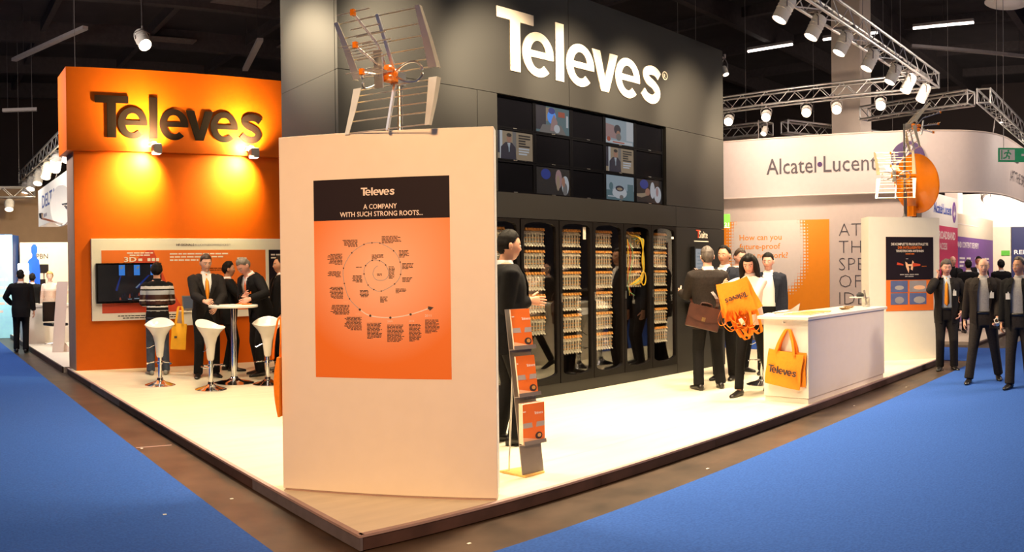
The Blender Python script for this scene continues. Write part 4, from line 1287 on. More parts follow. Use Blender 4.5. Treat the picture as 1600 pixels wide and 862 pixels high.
MB().lathe([(.05, 0), (.05, .012), (.012, .02), (.012, .05), (0, .05)], 16).build('base', 'steel', pn)
MB().tube([(0, 0, .04), (-.03, .02, .22)], [.012, .014], 8).build('pen', 'stand_grey', pn)
MB().box(-.05, -.01, .11, .02, .03, .118).build('clip', 'steel', pn)


# ------------------------------------------------------------ bar stools and the standing table
def stool(label, loc, rz, seat_h=.83):
    o = thing('bar_stool', label, 'stool', loc, R(rz), 'white bar stools')
    MB().lathe([(.205, 0), (.205, .008), (.16, .025), (.08, .048), (.045, .07), (.04, .10), (0, .10)], 32).build('base', 'chrome', o)
    MB().tube([(0, 0, .08), (0, 0, .48)], .028, 14).build('column', 'chrome', o)
    MB().lathe([(.034, .28), (.040, .285), (.040, .32), (.034, .325)], 16).build('footrest_clamp', 'chrome', o)
    MB().tube([(.16 * cos(t) , .16 * sin(t) + .06, .30) for t in [R(-200 + 220 * i / 18) for i in range(19)]], .011, 8).build('footrest', 'chrome', o)
    MB().tube([(.04, 0, .55), (.14, .03, .50), (.165, .035, .50)], .006, 6).build('lever', 'chrome', o)
    prof = [(.040, .40, 0), (.055, .42, 0), (.066, .50, 0), (.080, .60, .0), (.108, .69, .02), (.155, .755, .10), (.19, .795, .35), (.212, .83, .8), (.218, .845, 1)]
    rings = []; n = 36; SR = .84

    def rim(t, k):
        up_ = .075 * max(0, -sin(t)) ** 1.5 - .035 * max(0, sin(t)) ** 2 - .012 * abs(cos(t)) ** 2
        fl = 1 + .16 * k * max(0, sin(t)) ** 3
        return up_ * k, fl
    for r, z, k in prof:
        rings.append([(r * SR * cos(t) * (1 + .10 * k), r * SR * sin(t) * .95 * rim(t, k)[1], z - .03 + rim(t, k)[0]) for t in [2 * pi * i / n for i in range(n)]])
    for r, z, k in ((.205, .842, .95), (.17, .805, .6), (.11, .785, .15), (.03, .778, 0)):
        rings.append([(r * SR * cos(t) * (1 + .10 * k), r * SR * sin(t) * .95 * rim(t, k)[1], z - .03 + rim(t, k)[0]) for t in [2 * pi * i / n for i in range(n)]])
    MB().loft(rings).build('seat_shell', 'white_gloss', o)
    return o


s1 = stool('white bar stool in front of the man in the striped sweater', (3.13, 10.22, PZ), 155)
twin(s1, 'white bar stool before the man with the orange tie', (3.60, 9.56, PZ), R(205))
twin(s1, 'white bar stool cut off by the edge of the poster panel', (4.44, 9.66, PZ), R(150))
twin(s1, 'white bar stool behind the counter, only its seat showing over the top', (9.30, 5.02, PZ), R(20)).scale = (1, 1, 1.12)
twin(s1, 'white bar stool behind the stepping legs of the woman with bags', (8.75, 5.08, PZ), R(80))
tb = thing('standing_table', 'round white standing table on a chrome pole', 'table', (4.10, 10.0, PZ))
MB().lathe([(.325, 1.012), (.335, 1.02), (.335, 1.04), (.325, 1.048), (0, 1.048)][:], 40).build('tabletop', 'white_gloss', tb)
MB().lathe([(.06, 1.0), (.12, 1.010), (.12, 1.012)], 20).build('top_plate', 'chrome', tb)
MB().tube([(0, 0, .06), (0, 0, 1.01)], .038, 20).build('pole', 'chrome', tb)
MB().lathe([(.27, 0), (.27, .008), (.20, .025), (.10, .045), (.06, .065), (.045, .09), (0, .09)], 36).build('base', 'chrome', tb)
for i, (x, y, rz, m, lab) in enumerate(((4.02, 9.93, 20, 'paper', 'white papers spread on the standing table'), (3.98, 10.10, -10, 'black', 'dark folder open on the standing table by the man with the orange tie'), (4.24, 9.97, -30, 'orange_print', 'orange leaflet under the hands of the grey-haired man'))):
    t_ = MB().box(-.10, -.13, 0, .10, .13, .008, 0, Mx.Rotation(R(rz), 4, 'Z')).build(('papers', 'folder', 'leaflet')[i], m, None, loc=(x, y, PZ + 1.049 + .001 * i))
    tag(t_, lab, ('papers', 'folder', 'leaflet')[i])

# ------------------------------------------------------------ brochure stand
bs = thing('brochure_stand', 'leaning grey brochure stand with three trays beside the poster panel', 'brochure stand', (3.965, 4.20, PZ), R(-3))
MB().prism([(-.125, .21), (.095, .185), (.11, -.02), (-.085, -.03)], 0, .016).build('base', 'wood', bs, .003)
LT = Mx.Translation((.01, -.01, .016)) @ Mx.Rotation(R(-8.6), 4, 'X')
MB().box(-.10, 0, 0, .10, .008, 1.185, 0, LT).build('back_panel', 'stand_grey', bs)
MB().tube([(-.02, .165, .87), (-.075, .165, .016)], .007, 8).build('strut', 'steel', bs)
TR = (.885, .545, .205)
names = ('top', 'middle', 'bottom')
for i, z in enumerate(TR):
    tr = MB(); tr.box(-.10, -.055, z, .105, 0, z + .006, 0, LT); tr.box(-.10, -.06, z, .105, -.055, z + .028, 0, LT); tr.build('tray', 'stand_grey', bs)
    for j in range((2, 2, 6)[i]):
        g = thing('brochure', f'orange brochure {"at the front" if j == 0 else "behind the front copy"} in the {names[i]} tray of the grey stand', 'brochure', bs.location, 0, f'brochures in the {names[i]} tray')
        g.rotation_euler = bs.rotation_euler
        if j: g['label'] = f'orange brochure, {("", "second", "third", "fourth", "fifth", "last")[j]} from the front in the {names[i]} tray of the grey stand'
        y = -.045 + j * .0075
        BT = LT @ Mx.Translation((0, y, z + .007)) @ Mx.Rotation(R(8 if i == 2 else 0), 4, 'X') @ Mx.Translation((0, 0, .002 * j))
        w = .088 if i < 2 else .102; h = .285
        MB().box(-w, .001, 0, w, .006, h, 0, BT).build('pages', 'paper', g)
        MB().box(-w, 0, 0, w + .001, .001, h, 0, BT).build('cover', 'orange_print', g)
        if j == 0:
            BF = BT @ frame((0, -.0002, 0), (1, 0, 0))
            MB().box(-w, .115, 0, w, .150, .0005, 0, BF).build('cover_band', 'grey_print', g)
            q = MB(); q.prism([(-.02, .16), (.03, .165), (.02, .12), (.005, .098), (-.012, .12)], .0006, .0012, 0, BF); q.build('cover_shape', 'orange_print', g)
            q = MB(); q.prism(arc(.045, .05, .034, 0, 360, 12, .026)[:-1], .0006, .0012, 0, BF); q.build('cover_picture', 'text_dark', g)
            q = MB(); q.prism(arc(.050, .052, .018, 0, 360, 10, .014)[:-1], .0014, .002, 0, BF); q.build('cover_picture', 'module_gold', g)
            q = MB(); q.prism([(-w, 0), (w, 0), (w, .014), (-w, .05)], .0003, .0006, 0, BF); q.build('cover_corner', 'pale_print', g)
            logo(BF @ Mx.Translation((.005, .205, 0)), .019, .001, 'white_print', g)
            q = MB(); lines(q, -w + .004, .236, .03, 1, .01, .008, .0003, .001, 'l', 0, BF, i); q.build('cover_tag', 'white_print', g)

# ------------------------------------------------------------ second display panel (right)
QA2 = V((11.505, 4.77, PZ)); QR = (V((12.25, 3.90, PZ)) - QA2).normalized()
QF = frame((0, 0, 0), QR)
QP = QF @ Mx.Translation((.28 - .26 * 1.108, 0, 0)) @ Mx.Diagonal((1.108, 1, 1, 1))
k2 = thing('display_kiosk', 'white display panel with the dark antenna poster at the far platform corner', 'display panel', QA2)
q = MB()
fp = [(0, 0), (1.185, 0), (1.185, -.38), (0, -.38)]
q.prism([(a, b) for a, b in fp], 0, 2.235, 0, QF @ Mx(((1, 0, 0, 0), (0, 0, 1, 0), (0, 1, 0, 0), (0, 0, 0, 1))))
q.build('body', 'white', k2)
MB().box(.26, .768, .001, .98, 1.927, .004, 0, QP).build('poster', 'orange_print', k2)
pq = k2.children[-1]
MB().box(.26, 1.255, .0042, .98, 1.927, .0055, 0, QP).build('poster_dark_area', 'dark_print', pq)
text('DIE KOMPLETTE PRODUKTPALETTE', QP @ Mx.Translation((.62, 1.795, .0056)), height=.040, width=.56, m='white_print', parent=pq, align='CENTER', off=.012)
text('DER INTELLIGENTEN', QP @ Mx.Translation((.62, 1.742, .0056)), height=.040, width=.36, m='orange_print', parent=pq, align='CENTER', off=.012)
text('TERRESTRISCHEN ANTENNEN', QP @ Mx.Translation((.62, 1.690, .0056)), height=.036, width=.42, m='white_print', parent=pq, align='CENTER', off=.012)
q = MB(); lines(q, .46, 1.668, .32, 1, .02, .014, .0056, .0066, 'c', 0, QP, 1); lines(q, .80, 1.47, .10, 1, .02, .008, .0056, .0066, 'l', 0, QP, 2); q.build('small_print', 'orange_print', pq)['kind'] = 'stuff'
q = MB(); lines(q, .44, 1.345, .34, 2, .03, .015, .0056, .0066, 'c', 0, QP, 3); lines(q, .56, 1.59, .11, 1, .02, .012, .0056, .0066, 'l', 0, QP, 4); q.build('small_print', 'grey_print', pq)['kind'] = 'stuff'
q = MB(); q.prism([(.55, 1.54), (.58, 1.52), (.61, 1.43), (.60, 1.36), (.56, 1.46)], .0056, .0066, 0, QP); q.prism([(.66, 1.56), (.68, 1.53), (.66, 1.40), (.63, 1.42)], .0056, .0066, 0, QP); q.box(.56, 1.47, .0056, .67, 1.50, .0064, 0, QP); q.build('printed_antenna', 'pale_print', pq)['kind'] = 'stuff'
q = MB(); q.prism([(.66, 1.46), (.78, 1.475), (.78, 1.50), (.66, 1.52)], .0056, .0066, 0, QP); q.prism([(.42, 1.49), (.52, 1.48), (.52, 1.50), (.43, 1.53)], .0056, .0066, 0, QP); q.build('printed_antenna', 'red_print', pq)['kind'] = 'stuff'
for c_ in range(2):
    for r_ in range(2):
        x0, y0 = .328 + c_ * .284, 1.062 - r_ * .195
        f_ = MB().box(x0, y0, .0056, x0 + .257, y0 + .180, .0068, 0, QP).build('printed_photo', 'photo_blue' if (c_ + r_) % 2 == 0 or r_ else 'photo_grey', pq)
        q = MB(); q.prism(arc(x0 + .13 + .02 * c_, y0 + .07, .07 + .02 * c_, 0, 360, 12, .035 + .02 * r_)[:-1], .0069, .0078, 0, QP); q.build('printed_shape', ('photo_grey', 'photo_grey', 'pale_print', 'grey_print')[c_ * 2 + r_] if (c_, r_) != (0, 0) else 'grey_print', pq)
sv = thing('wall_shelf', 'tiny white shelf with a dark object on the left edge of the far display panel', 'shelf', (11.40, 4.86, 1.08))
MB().box(-.16, -.10, 0, .10, .12, .015).build('board', 'white', sv)
ob = tag(MB().lathe([(.07, 0), (.075, .03), (.045, .055), (0, .06)], 14, 0, None, 1.3, .8).build('desk_speaker', 'black', None, loc=(11.38, 4.86, 1.0955)), 'small black rounded speaker on the tiny white shelf', 'speaker')

a2 = antenna('white antenna on the far mast in front of the orange dish', (11.90, 4.45, 2.98), -100, -3, .02)
a3 = antenna('white antenna seen side-on at the very top of the far mast', (12.05, 4.28, 3.77), 146, -8, .02)
ms = thing('mast', 'tall slim steel mast on top of the far white display panel', 'mast', (12.02, 4.36, 2.325))
MB().tube([(0, 0, 0), (0, 0, 1.48)], .018, 12).build('pole', 'steel', ms)
MB().lathe([(.06, 0), (.06, .01), (.025, .02), (.02, .06), (0, .06)], 16).build('foot', 'steel', ms)
MB().bars((-.12, .09, .655), (.03, -.01, .655), .03).bars((0, 0, .57), (.26, .07, .57), .035).build('cross_arm', 'steel', ms)
dsh = thing('satellite_dish', 'big orange satellite dish on the far display panel', 'satellite dish', (12.40, 4.37, 2.895), -R(112))
DT = Mx.Rotation(R(8), 4, 'X') @ Mx.Rotation(R(-90), 4, 'X')
n = 10
prof = [(.47 * i / n, .11 * (i / n) ** 2) for i in range(n + 1)]
prof[0] = (.001, 0)
q = MB(); q.lathe(prof + [(.478, .112), (.478, .100)] + [(r, z - .012) for r, z in prof[::-1]], 44, 0, DT, 1, 1.0); q.build('reflector', 'orange_plastic', dsh)
q = MB(); q.lathe([(.470, .106), (.486, .106), (.486, .116), (.470, .116), (.470, .106)], 44, 0, DT); q.build('rim', 'orange_plastic', dsh)
MB().box(-.10, -.16, -.12, .10, -.01, .12).build('mount', 'orange_plastic', dsh, .01)
MB().tube([(0, -.15, -.05), (0, -.15, -.53)], .022, 10).build('support_tube', 'steel', dsh)
q = MB(); q.box(-.07, -.05, -.53, .07, .03, -.36, 0); q.build('arm_bracket', 'orange_plastic', dsh, .01)
q = MB(); q.bars((0, 0, -.44), (0, .42, -.30), .05, .04); q.build('feed_arm', 'orange_plastic', dsh)
q = MB(); q.lathe([(.035, 0), (.035, .10), (.0, .10)], 14, 0, Mx.Translation((0, .44, -.30)) @ Mx.Rotation(R(70), 4, 'X')); q.build('feed_horn', 'white', dsh)


# ------------------------------------------------------------ trusses and their lamps
bar1 = MB().tube([(0, 0, 0), (0, 0, 1)], 1, 5).mesh('brace', ['alu'])


def truss(label, p0, p1, s=.29, step=.30, group=None, drop=0):
    p0, p1 = V(p0), V(p1)
    t = thing('truss', label, 'truss', p0, 0, group)
    d = (p1 - p0); L = d.length; d.normalize(); sd = V((-d.y, d.x, 0)).normalized(); up = V((0, 0, 1))
    cs = [sd * (i * s / 2) + up * (j * s / 2) for i, j in ((-1, -1), (1, -1), (1, 1), (-1, 1))]
    for c in cs: MB().tube([c, c + d * L], .025, 8).build('chord', 'alu', t)
    n = max(2, int(L / step)); st = L / n
    for a, b in ((0, 3), (1, 2), (0, 1)):
        for i in range(n):
            q0 = cs[a if i % 2 else b] + d * (i * st); q1 = cs[b if i % 2 else a] + d * ((i + 1) * st)
            o = link('brace', bar1, t)
            v = q1 - q0
            o.matrix_local = Mx.Translation(q0) @ v.to_track_quat('Z', 'Y').to_matrix().to_4x4() @ Mx.Diagonal((.010, .010, v.length, 1))
    for e in (V(), d * L):
        f = MB()
        for i in range(4): f.tube([cs[i] + e, cs[(i + 1) % 4] + e], .018, 6)
        f.build('end_frame', 'alu', t)
    if drop:
        drop = 8.73 - p0.z
        for q in (.2, .8): MB().tube([d * L * q + up * (s / 2), d * L * q + up * drop], .006, 5).build('hanging_cable', 'stand_grey', t)
    return t


truss('long silver lighting truss running out over the stand at upper right', (6.4, 5.10, 5.34), (15.75, 5.10, 5.34), group='lighting trusses', drop=3.3)
truss('silver lighting truss with five glaring bulbs, behind the tower', (15.86, 5.25, 5.34), (15.86, 12.4, 5.34), group='lighting trusses', drop=3.3)
truss('silver truss crossing above the curved grey fascia', (16.95, 4.60, 5.20), (17.85, 7.5, 5.20), group='lighting trusses', drop=3.4)
truss('silver truss receding to the far right above the curved fascia', (16.8, 4.28, 5.20), (23.8, 4.5, 5.20), group='lighting trusses', drop=3.4)
truss('lower silver truss half hidden behind the bulbs at the tower edge', (17.0, 13.0, 4.9), (17.0, 9.6, 4.9), group='lighting trusses', drop=3.7)
truss('lower silver truss running back from the half hidden truss', (17.0, 9.2, 4.9), (20.8, 7.2, 4.9), group='lighting trusses', drop=3.7)
truss('silver truss over the neighbouring stand at far left', (3.30, 14.4, 4.62), (3.30, 25.0, 4.62), group='lighting trusses', drop=4)
truss('small low truss at the far left edge of the hall', (1.2, 23.4, 4.0), (3.4, 23.4, 4.0), group='lighting trusses', drop=4.6)


def lamp(label, p, aim, bulb='bulb_soft', r=.085, l=.27, body='white', group='lamps on the trusses', hang=.20, clamp=None, extra=None):
    o = thing('spotlight', label, 'spotlight', p, 0, group)
    d = (V(aim) - V(p)).normalized(); T = d.to_track_quat('Z', 'Y').to_matrix().to_4x4()
    MB().lathe([(r * .55, -l * .55), (r * .9, -l * .5), (r, -l * .4), (r, l * .5), (r * .93, l * .5), (r * .9, l * .42), (0, l * .42)], 20, 0, T).build('can', body, o)
    MB().lathe([(r * .88, l * .425), (r * .6, l * .455), (0, l * .465)], 18, 0, T).build('lens', bulb, o)
    for k_ in (-.25, -.1, .05): MB().lathe([(r * 1.0, l * k_), (r * 1.06, l * (k_ + .02)), (r * 1.0, l * (k_ + .04))], 18, 0, T).build('cooling_ring', body, o)
    s = T.to_3x3() @ V((1, 0, 0)); s.z = 0; s.normalize()
    y = MB(); y.tube([s * r * 1.1, s * r * 1.2 + V((0, 0, hang * .6)), V((0, 0, hang)), -s * r * 1.2 + V((0, 0, hang * .6)), -s * r * 1.1], .010, 6); y.tube([(0, 0, hang), (0, 0, hang + .06)], .022, 8)
    y.build('yoke', 'stand_grey', o)
    if extra: MB().tube([(0, 0, hang), (extra[0], extra[1], hang) if extra[0] else (0, 0, hang + .1), extra], .014, 6).build('arm', 'stand_grey', o)
    if clamp: MB().bars(V(clamp) * -.19 + V((0, 0, hang + .04)), V(clamp) * .19 + V((0, 0, hang + .04)), .05, .04).build('clamp', 'stand_grey', o)
    return o


ORD7 = ('first', 'second', 'third', 'fourth', 'fifth', 'sixth', 'seventh')
for i, x in enumerate((9.45, 10.38, 11.34, 12.43, 13.5, 14.3, 15.2)):
    lamp(f'white can spotlight, {ORD7[i]} of seven along the long right truss', (x, 5.10, 4.98), (x - 1.0, 6.1, 2.2), 'bulb_soft', .105, .34, clamp=(0, 1, 0))
for i, y in enumerate((10.05, 9.05, 8.03, 7.30, 6.28)):
    lamp(f'glaring white lamp, {ORD7[i]} from the tower along the crossing truss', (15.86, y, 4.98), (12.2, y - 1.6, 2.2), 'bulb', .105, .22, clamp=(1, 0, 0))
for i, y in enumerate((24.6, 23.2, 21.8, 20.4, 19.0, 17.4)):
    lamp(f'white spotlight, {ORD7[i]} from the far end of the left truss', (3.30, y, 4.25), (2.6, y - 1.2, 1.5), 'bulb_soft', .13, .42, clamp=(1, 0, 0))
lamp('warm lamp hanging from the small low truss at far left', (2.65, 23.3, 3.62), (2.3, 22, 1), 'bulb_soft', .13, .3)
lamp('lone lit spotlight high above the orange wall', (4.33, 15.0, 6.1), (4.6, 12.2, 3.2), 'bulb', .13, .42)
tag(MB().tube([(0, 0, 0), (0, 0, 2.35)], .02, 6).build('lamp_pole', 'beam', None, loc=(4.33, 15.0, 6.34)), 'dark pole holding the lone spotlight above the orange wall', 'pole')
lamp('small white floodlight at the top right corner of the black tower', (10.62, 6.80, 4.62), (10.4, 6.0, 3), 'bulb_soft', .05, .14, group=None, extra=(-.35, 0, .2))
lamp('round white glowing lamp under the far end of the curved fascia', (18.6, 4.7, 3.15), (17.0, 3.6, 2.4), 'bulb', .10, .2, extra=(0, -.25, 2.0))
lamp('white floodlight at the right end of the curved fascia', (17.2, 4.35, 4.15), (15.5, 3.4, 2.4), 'bulb', .09, .2)
lamp('small grey floodlight above the left part of the curved fascia', (16.3, 9.35, 4.72), (15, 9.3, 3), 'bulb_soft', .07, .2, extra=(-.28, 0, -.30))

for i, (y0, y1) in enumerate(((12.45, 10.95), (9.95, 9.40), (8.65, 8.30), (7.25, 5.55))):
    t = thing('tube_light', f'lit ceiling tube light, {ORD7[i]} from the tower along the dark ceiling', 'ceiling light', (20.75, (y0 + y1) / 2, 8.0), 0, 'ceiling tube lights')
    h = (y0 - y1) / 2
    MB().box(-.05, -h, .03, .05, h, .10).build('housing', 'fixture', t)
    MB().tube([(0, -h, 0), (0, h, 0)], .035, 8).build('tube', 'tube_glow', t)
    MB().tube([(0, 0, .1), (0, 0, .70)], .01, 5).build('hanger', 'beam', t)
for i, (a, b, lab) in enumerate((((2.55, 20.9, 7.2), (3.85, 18.0, 7.2), 'unlit grey strip fixture hanging at the upper left'), ((8.9, 20.6, 7.2), (8.1, 17.8, 7.2), 'unlit grey strip fixture above the right end of the orange wall'), ((21.0, 7.4, 7.6), (23.2, 4.3, 7.6), 'grey duct bar hanging at the upper right'),
                                 ((2.3, 21.5, 6.0), (3.2, 21.3, 6.0), 'short grey strip fixture above the far left stand'))):
    t = thing('strip_fixture', lab, 'ceiling fixture', a, 0, 'unlit ceiling fixtures')
    d = V(b) - V(a)
    MB().bars((0, 0, 0), d, .15, .08).build('housing', 'fixture', t)
    for q in (.15, .85): MB().tube([d * q, d * q + V((0, 0, 8.5 - a[2]))], .008, 5).build('hanger', 'beam', t)
dl = thing('ceiling_lamp', 'big round pale ceiling lamp at the top right', 'ceiling light', (19.4, 4.35, 8.0))
MB().lathe([(.25, .12), (.52, .06), (.55, 0), (.52, -.02), (.36, 0), (.30, -.06), (0, -.09)], 32).build('dish', 'white', dl)
MB().tube([(0, 0, .1), (0, 0, .7)], .02, 6).build('hanger', 'beam', dl)

# ------------------------------------------------------------ the stand with the curved fascia (right, behind)
WD = V((.1392, -.9903, 0)); W0 = V((15.62, 10.70, 0))


def wp(s, z, o=0): return W0 + WD * s + V((-.9903, -.1392, 0)) * o + V((0, 0, z))


alc = struct('wall_neighbour', MB().add([wp(-3, 0), wp(4.95, 0), wp(4.95, 3.2), wp(-3, 3.2), wp(-3, 0, -.2), wp(4.95, 0, -.2), wp(4.95, 3.2, -.2), wp(-3, 3.2, -.2)],
             [(0, 1, 2, 3), (7, 6, 5, 4), (0, 4, 5, 1), (1, 5, 6, 2), (2, 6, 7, 3), (3, 7, 4, 0)]), 'alc_cream')
struct('floor_neighbour', MB().box(15.3, 4.05, -.006, 30, 18, .06).box(15.25, 4.0, -.006, 30, 4.05, .05, 1), ['beige_floor', 'edge_side'])
struct('floor_neighbour', MB().box(2.30, 12.8, -.006, 9.0, 21.5, .085).box(2.27, 12.8, -.006, 2.30, 21.5, .088, 1), ['white', 'edge_side'])
pts = [(wp(s, 0, .16).x, wp(s, 0, .16).y) for s in [-3 + i * .5 for i in range(17)]]
lx, ly = 16.95, 4.95
cv = pts + [(16.40, 4.95), (16.62, 4.50), (17.02, 4.17), (17.6, 4.00), (18.4, 3.96), (19.6, 3.96), (21.6, 3.97)]
cv = catmull(cv, 3)
fs = MB()
rings = []
for i, p in enumerate(cv):
    a = cv[max(i - 1, 0)]; b = cv[min(i + 1, len(cv) - 1)]; d = V((b[0] - a[0], b[1] - a[1], 0)).normalized(); n_ = V((d.y, -d.x, 0))
    o_ = V((p[0], p[1], 0))
    rings.append([o_ + V((0, 0, 3.13)), o_ + V((0, 0, 4.42)), o_ - n_ * .08 + V((0, 0, 4.42)), o_ - n_ * .08 + V((0, 0, 3.13))][::-1])
fs.loft(rings, smooth=True)
fsc = struct('wall_curved_fascia', fs, 'alc_fascia')
rim = MB(); rim.tube([(p[0] - .0, p[1], 3.125) for p in cv], .022, 6); rim.tube([(p[0], p[1], 4.425) for p in cv], .018, 6); rim.build('fascia_trim', 'alc_cream', fsc)

FW = lambda s, z, o=.165: frame(wp(s, z, o), WD)
sg = thing('sign', 'dark Alcatel·Lucent lettering on the curved grey fascia', 'sign', wp(1.76, 3.58, .165))
TI = Mx.Translation(-sg.location)
text('Alcatel', TI @ FW(1.73, 3.62), height=.37, width=1.17, m='alc_text', parent=sg, depth=.006)
text('Lucent', TI @ FW(3.07, 3.62), height=.37, width=1.20, m='alc_text', parent=sg, depth=.006)
MB().prism(arc(0, 0, .055, 0, 360, 16)[:-1], .0005, .006, 0, TI @ FW(2.985, 3.79)).build('middle_dot', 'purple', sg)
em = thing('emblem', 'round purple emblem with a pale looped stroke on the grey fascia', 'emblem', wp(4.95, 3.84, .165))
TI = Mx.Translation(-em.location)
MB().prism(arc(0, 0, .37, 0, 360, 40)[:-1], .0005, .006, 0, TI @ FW(4.95, 3.84)).build('disc', 'purple', em)
q = MB(); stroke2(q, catmull([(-.30, -.10), (-.12, -.02), (.04, .16), (.08, .24), (.02, .26), (-.06, .12), (-.12, -.08), (-.08, -.20), (0, -.14), (.09, .05), (.12, .18), (.10, -.06), (.14, -.18), (.26, -.08)], 4), .040, .0062, .009, 0, TI @ FW(4.95, 3.84)); q.build('looped_stroke', 'alc_fascia', em)

og = thing('wall_graphic', 'orange wall panel asking How can you future-proof your network', 'wall graphic', wp(.55, .06, .003))
TI = Mx.Translation(-og.location)
G = TI @ FW(0, 0, .003)
MB().box(.50, .08, 0, 3.14, 2.60, .006, 0, G).build('panel', 'alc_orange', og)
q = MB(); cx, cy = 1.66, 1.98; st = .070
ny = int(2.52 / st); nx = int(2.64 / st)
rx, ry = .80, .92
for i in range(nx):
    for j in range(ny):
        x = .50 + (i + .5) * st; y = .08 + (j + .5) * st
        e = ((abs(x - cx) / rx) ** 2.6 + (abs(y - cy) / ry) ** 2.6) ** (1 / 2.6)
        if e > 1.32: continue
        sz = st * .5 * min(1, max(0, (1.34 - e) / .30))
        if e < 1.03 or sz > st * .49: sz = st * .505
        if sz > .006: q.box(x - sz, y - sz, .0065, x + sz, y + sz, .0085, 0, G)
q.build('halftone_patch', 'alc_grey', og)['kind'] = 'stuff'
for i, t_ in enumerate(('How can you', 'future-proof', 'your network?')):
    text(t_, G @ Mx.Translation((.99, 2.17 - .205 * i, .009)), height=.135, width=(1.03, 1.0, 1.18)[i], m='alc_orange', parent=og, off=.008)
lt = thing('wall_lettering', 'thin grey letters stacked in pairs beside the orange wall panel', 'lettering', wp(3.4, .9, .003))
TI = Mx.Translation(-lt.location)
for i, t_ in enumerate(('AT', 'THE', 'SPEED', 'OF', 'IDEAS')):
    text(t_, TI @ FW(3.36, 2.22 - .375 * i, .004), height=.30, m='alc_text', parent=lt, off=-.022, space=1.05)
sm = thing('sign', 'small dark AT THE SPEED OF IDEAS lettering on the receding fascia', 'sign', (18.0, 3.94, 3.5))
text('AT THE SPEED OF IDEAS', frame((0, -.006, 0), (1, 0, .0)), height=.26, width=3.2, m='alc_text', parent=sm, off=-.01)
q = MB(); lines(q, -.2, .52, 2.2, 1, .06, .05, .0005, .003, 'l', 0, frame((0, -.006, 0), (1, 0, 0)), 3); q.build('small_print', 'alc_text', sm)['kind'] = 'stuff'

# receding sign walls
wb = thing('sign_wall', 'white and pink sign wall with blue lettering behind the orange dish', 'sign wall', (18.0, 5.9, .06))
MB().box(-.6, 0, 2.48, 2.33, .12, 3.24).build('white_box', 'white', wb)
MB().box(-.6, 0, 0, 2.33, .12, 2.48).build('pink_panel', 'pink', wb)
F = frame((0, -.001, 0), (1, 0, 0))
text('Alcatel·Lucent', F @ Mx.Translation((.28, 2.78, 0)), height=.26, width=1.46, m='blue_text', parent=wb, off=.01, depth=.006)
MB().prism(arc(2.0, 2.87, .17, 0, 360, 24, .27)[:-1], 0, .006, 0, F).build('emblem_disc', 'violet', wb)
q = MB(); stroke2(q, catmull([(1.92, 2.78), (2.0, 2.95), (2.03, 3.04), (1.99, 2.9), (2.0, 2.75), (2.05, 2.88), (2.08, 2.80)], 4), .03, .0065, .009, 0, F); q.build('emblem_stroke', 'white_print', wb)
text('BROADBAND', F @ Mx.Translation((.55, 2.16, 0)), height=.20, width=1.55, m='white_print', parent=wb, off=.015)
text('ACCESS', F @ Mx.Translation((.75, 1.90, 0)), height=.17, width=.62, m='white_print', parent=wb, off=.01)
MB().box(1.15, -.03, .9, 1.62, -.001, 1.55).build('screen', 'black_gloss', wb)
MB().box(1.98, -.012, 1.0, 2.04, -.001, 1.30).build('label_strip', 'white_print', wb)
wv = thing('sign_wall', 'violet sign wall with a cream band, receding behind the two men', 'sign wall', (20.36, 5.9, .06))
MB().box(0, .02, 0, 3.95, .14, 2.27).build('violet_panel', 'violet', wv)
MB().box(0, .02, 2.27, 3.95, .14, 2.88).build('cream_band', 'cream', wv)
F = frame((0, .019, 0), (1, 0, 0))
text('AND CONTENT DELIVERY', F @ Mx.Translation((-.0, 1.98, 0)), height=.16, width=2.2, m='white_print', parent=wv, off=.008)
q = MB()
for x in (.2, .9, 1.8, 2.9): lines(q, x, 1.72, .55, 3, .10, .055, 0, .004, 'l', 0, F, int(x * 10))
lines(q, 0, 2.62, 3.6, 1, .04, .02, 0, .004, 'l', 0, F, 5)
q.build('small_print', 'white_print', wv)['kind'] = 'stuff'
for x in (1.15, 2.1): MB().box(x, -.02, .95, x + .75, .018, 1.45).build('screen', 'black_gloss', wv)
pl_ = tag(MB().box(0, 0, 0, .5, .35, 3.6).build('pillar', 'alc_grey', None, loc=(21.0, 6.1, .06)), 'grey pillar with a pale letter F above the violet wall', 'pillar')
fb = struct('wall_bright_room', MB().box(25.2, 4.3, 2.78, 25.3, 7.2, 3.86), 'white')
struct('wall_bright_room', MB().box(25.2, 5.55, .05, 25.3, 7.2, 2.78), 'cream')
nb_ = thing('sign_wall', 'dark navy wall at the far right edge of the hall', 'sign wall', (25.1, 5.5, .06))
MB().box(0, -2.2, 0, .08, 0, 2.70).build('panel', 'navy', nb_)
text('REEL-AVNET', frame((-.002, -.08, 1.85), (0, -1, 0)), height=.14, width=1.5, m='white_print', parent=nb_, off=.01)
gs = tag(MB().box(-.01, -.14, -.08, .01, .14, .08).build('small_sign', 'green_tag', None, loc=(25.185, 5.72, 1.95)), 'tiny green sign at the edge of the cream far wall', 'sign')

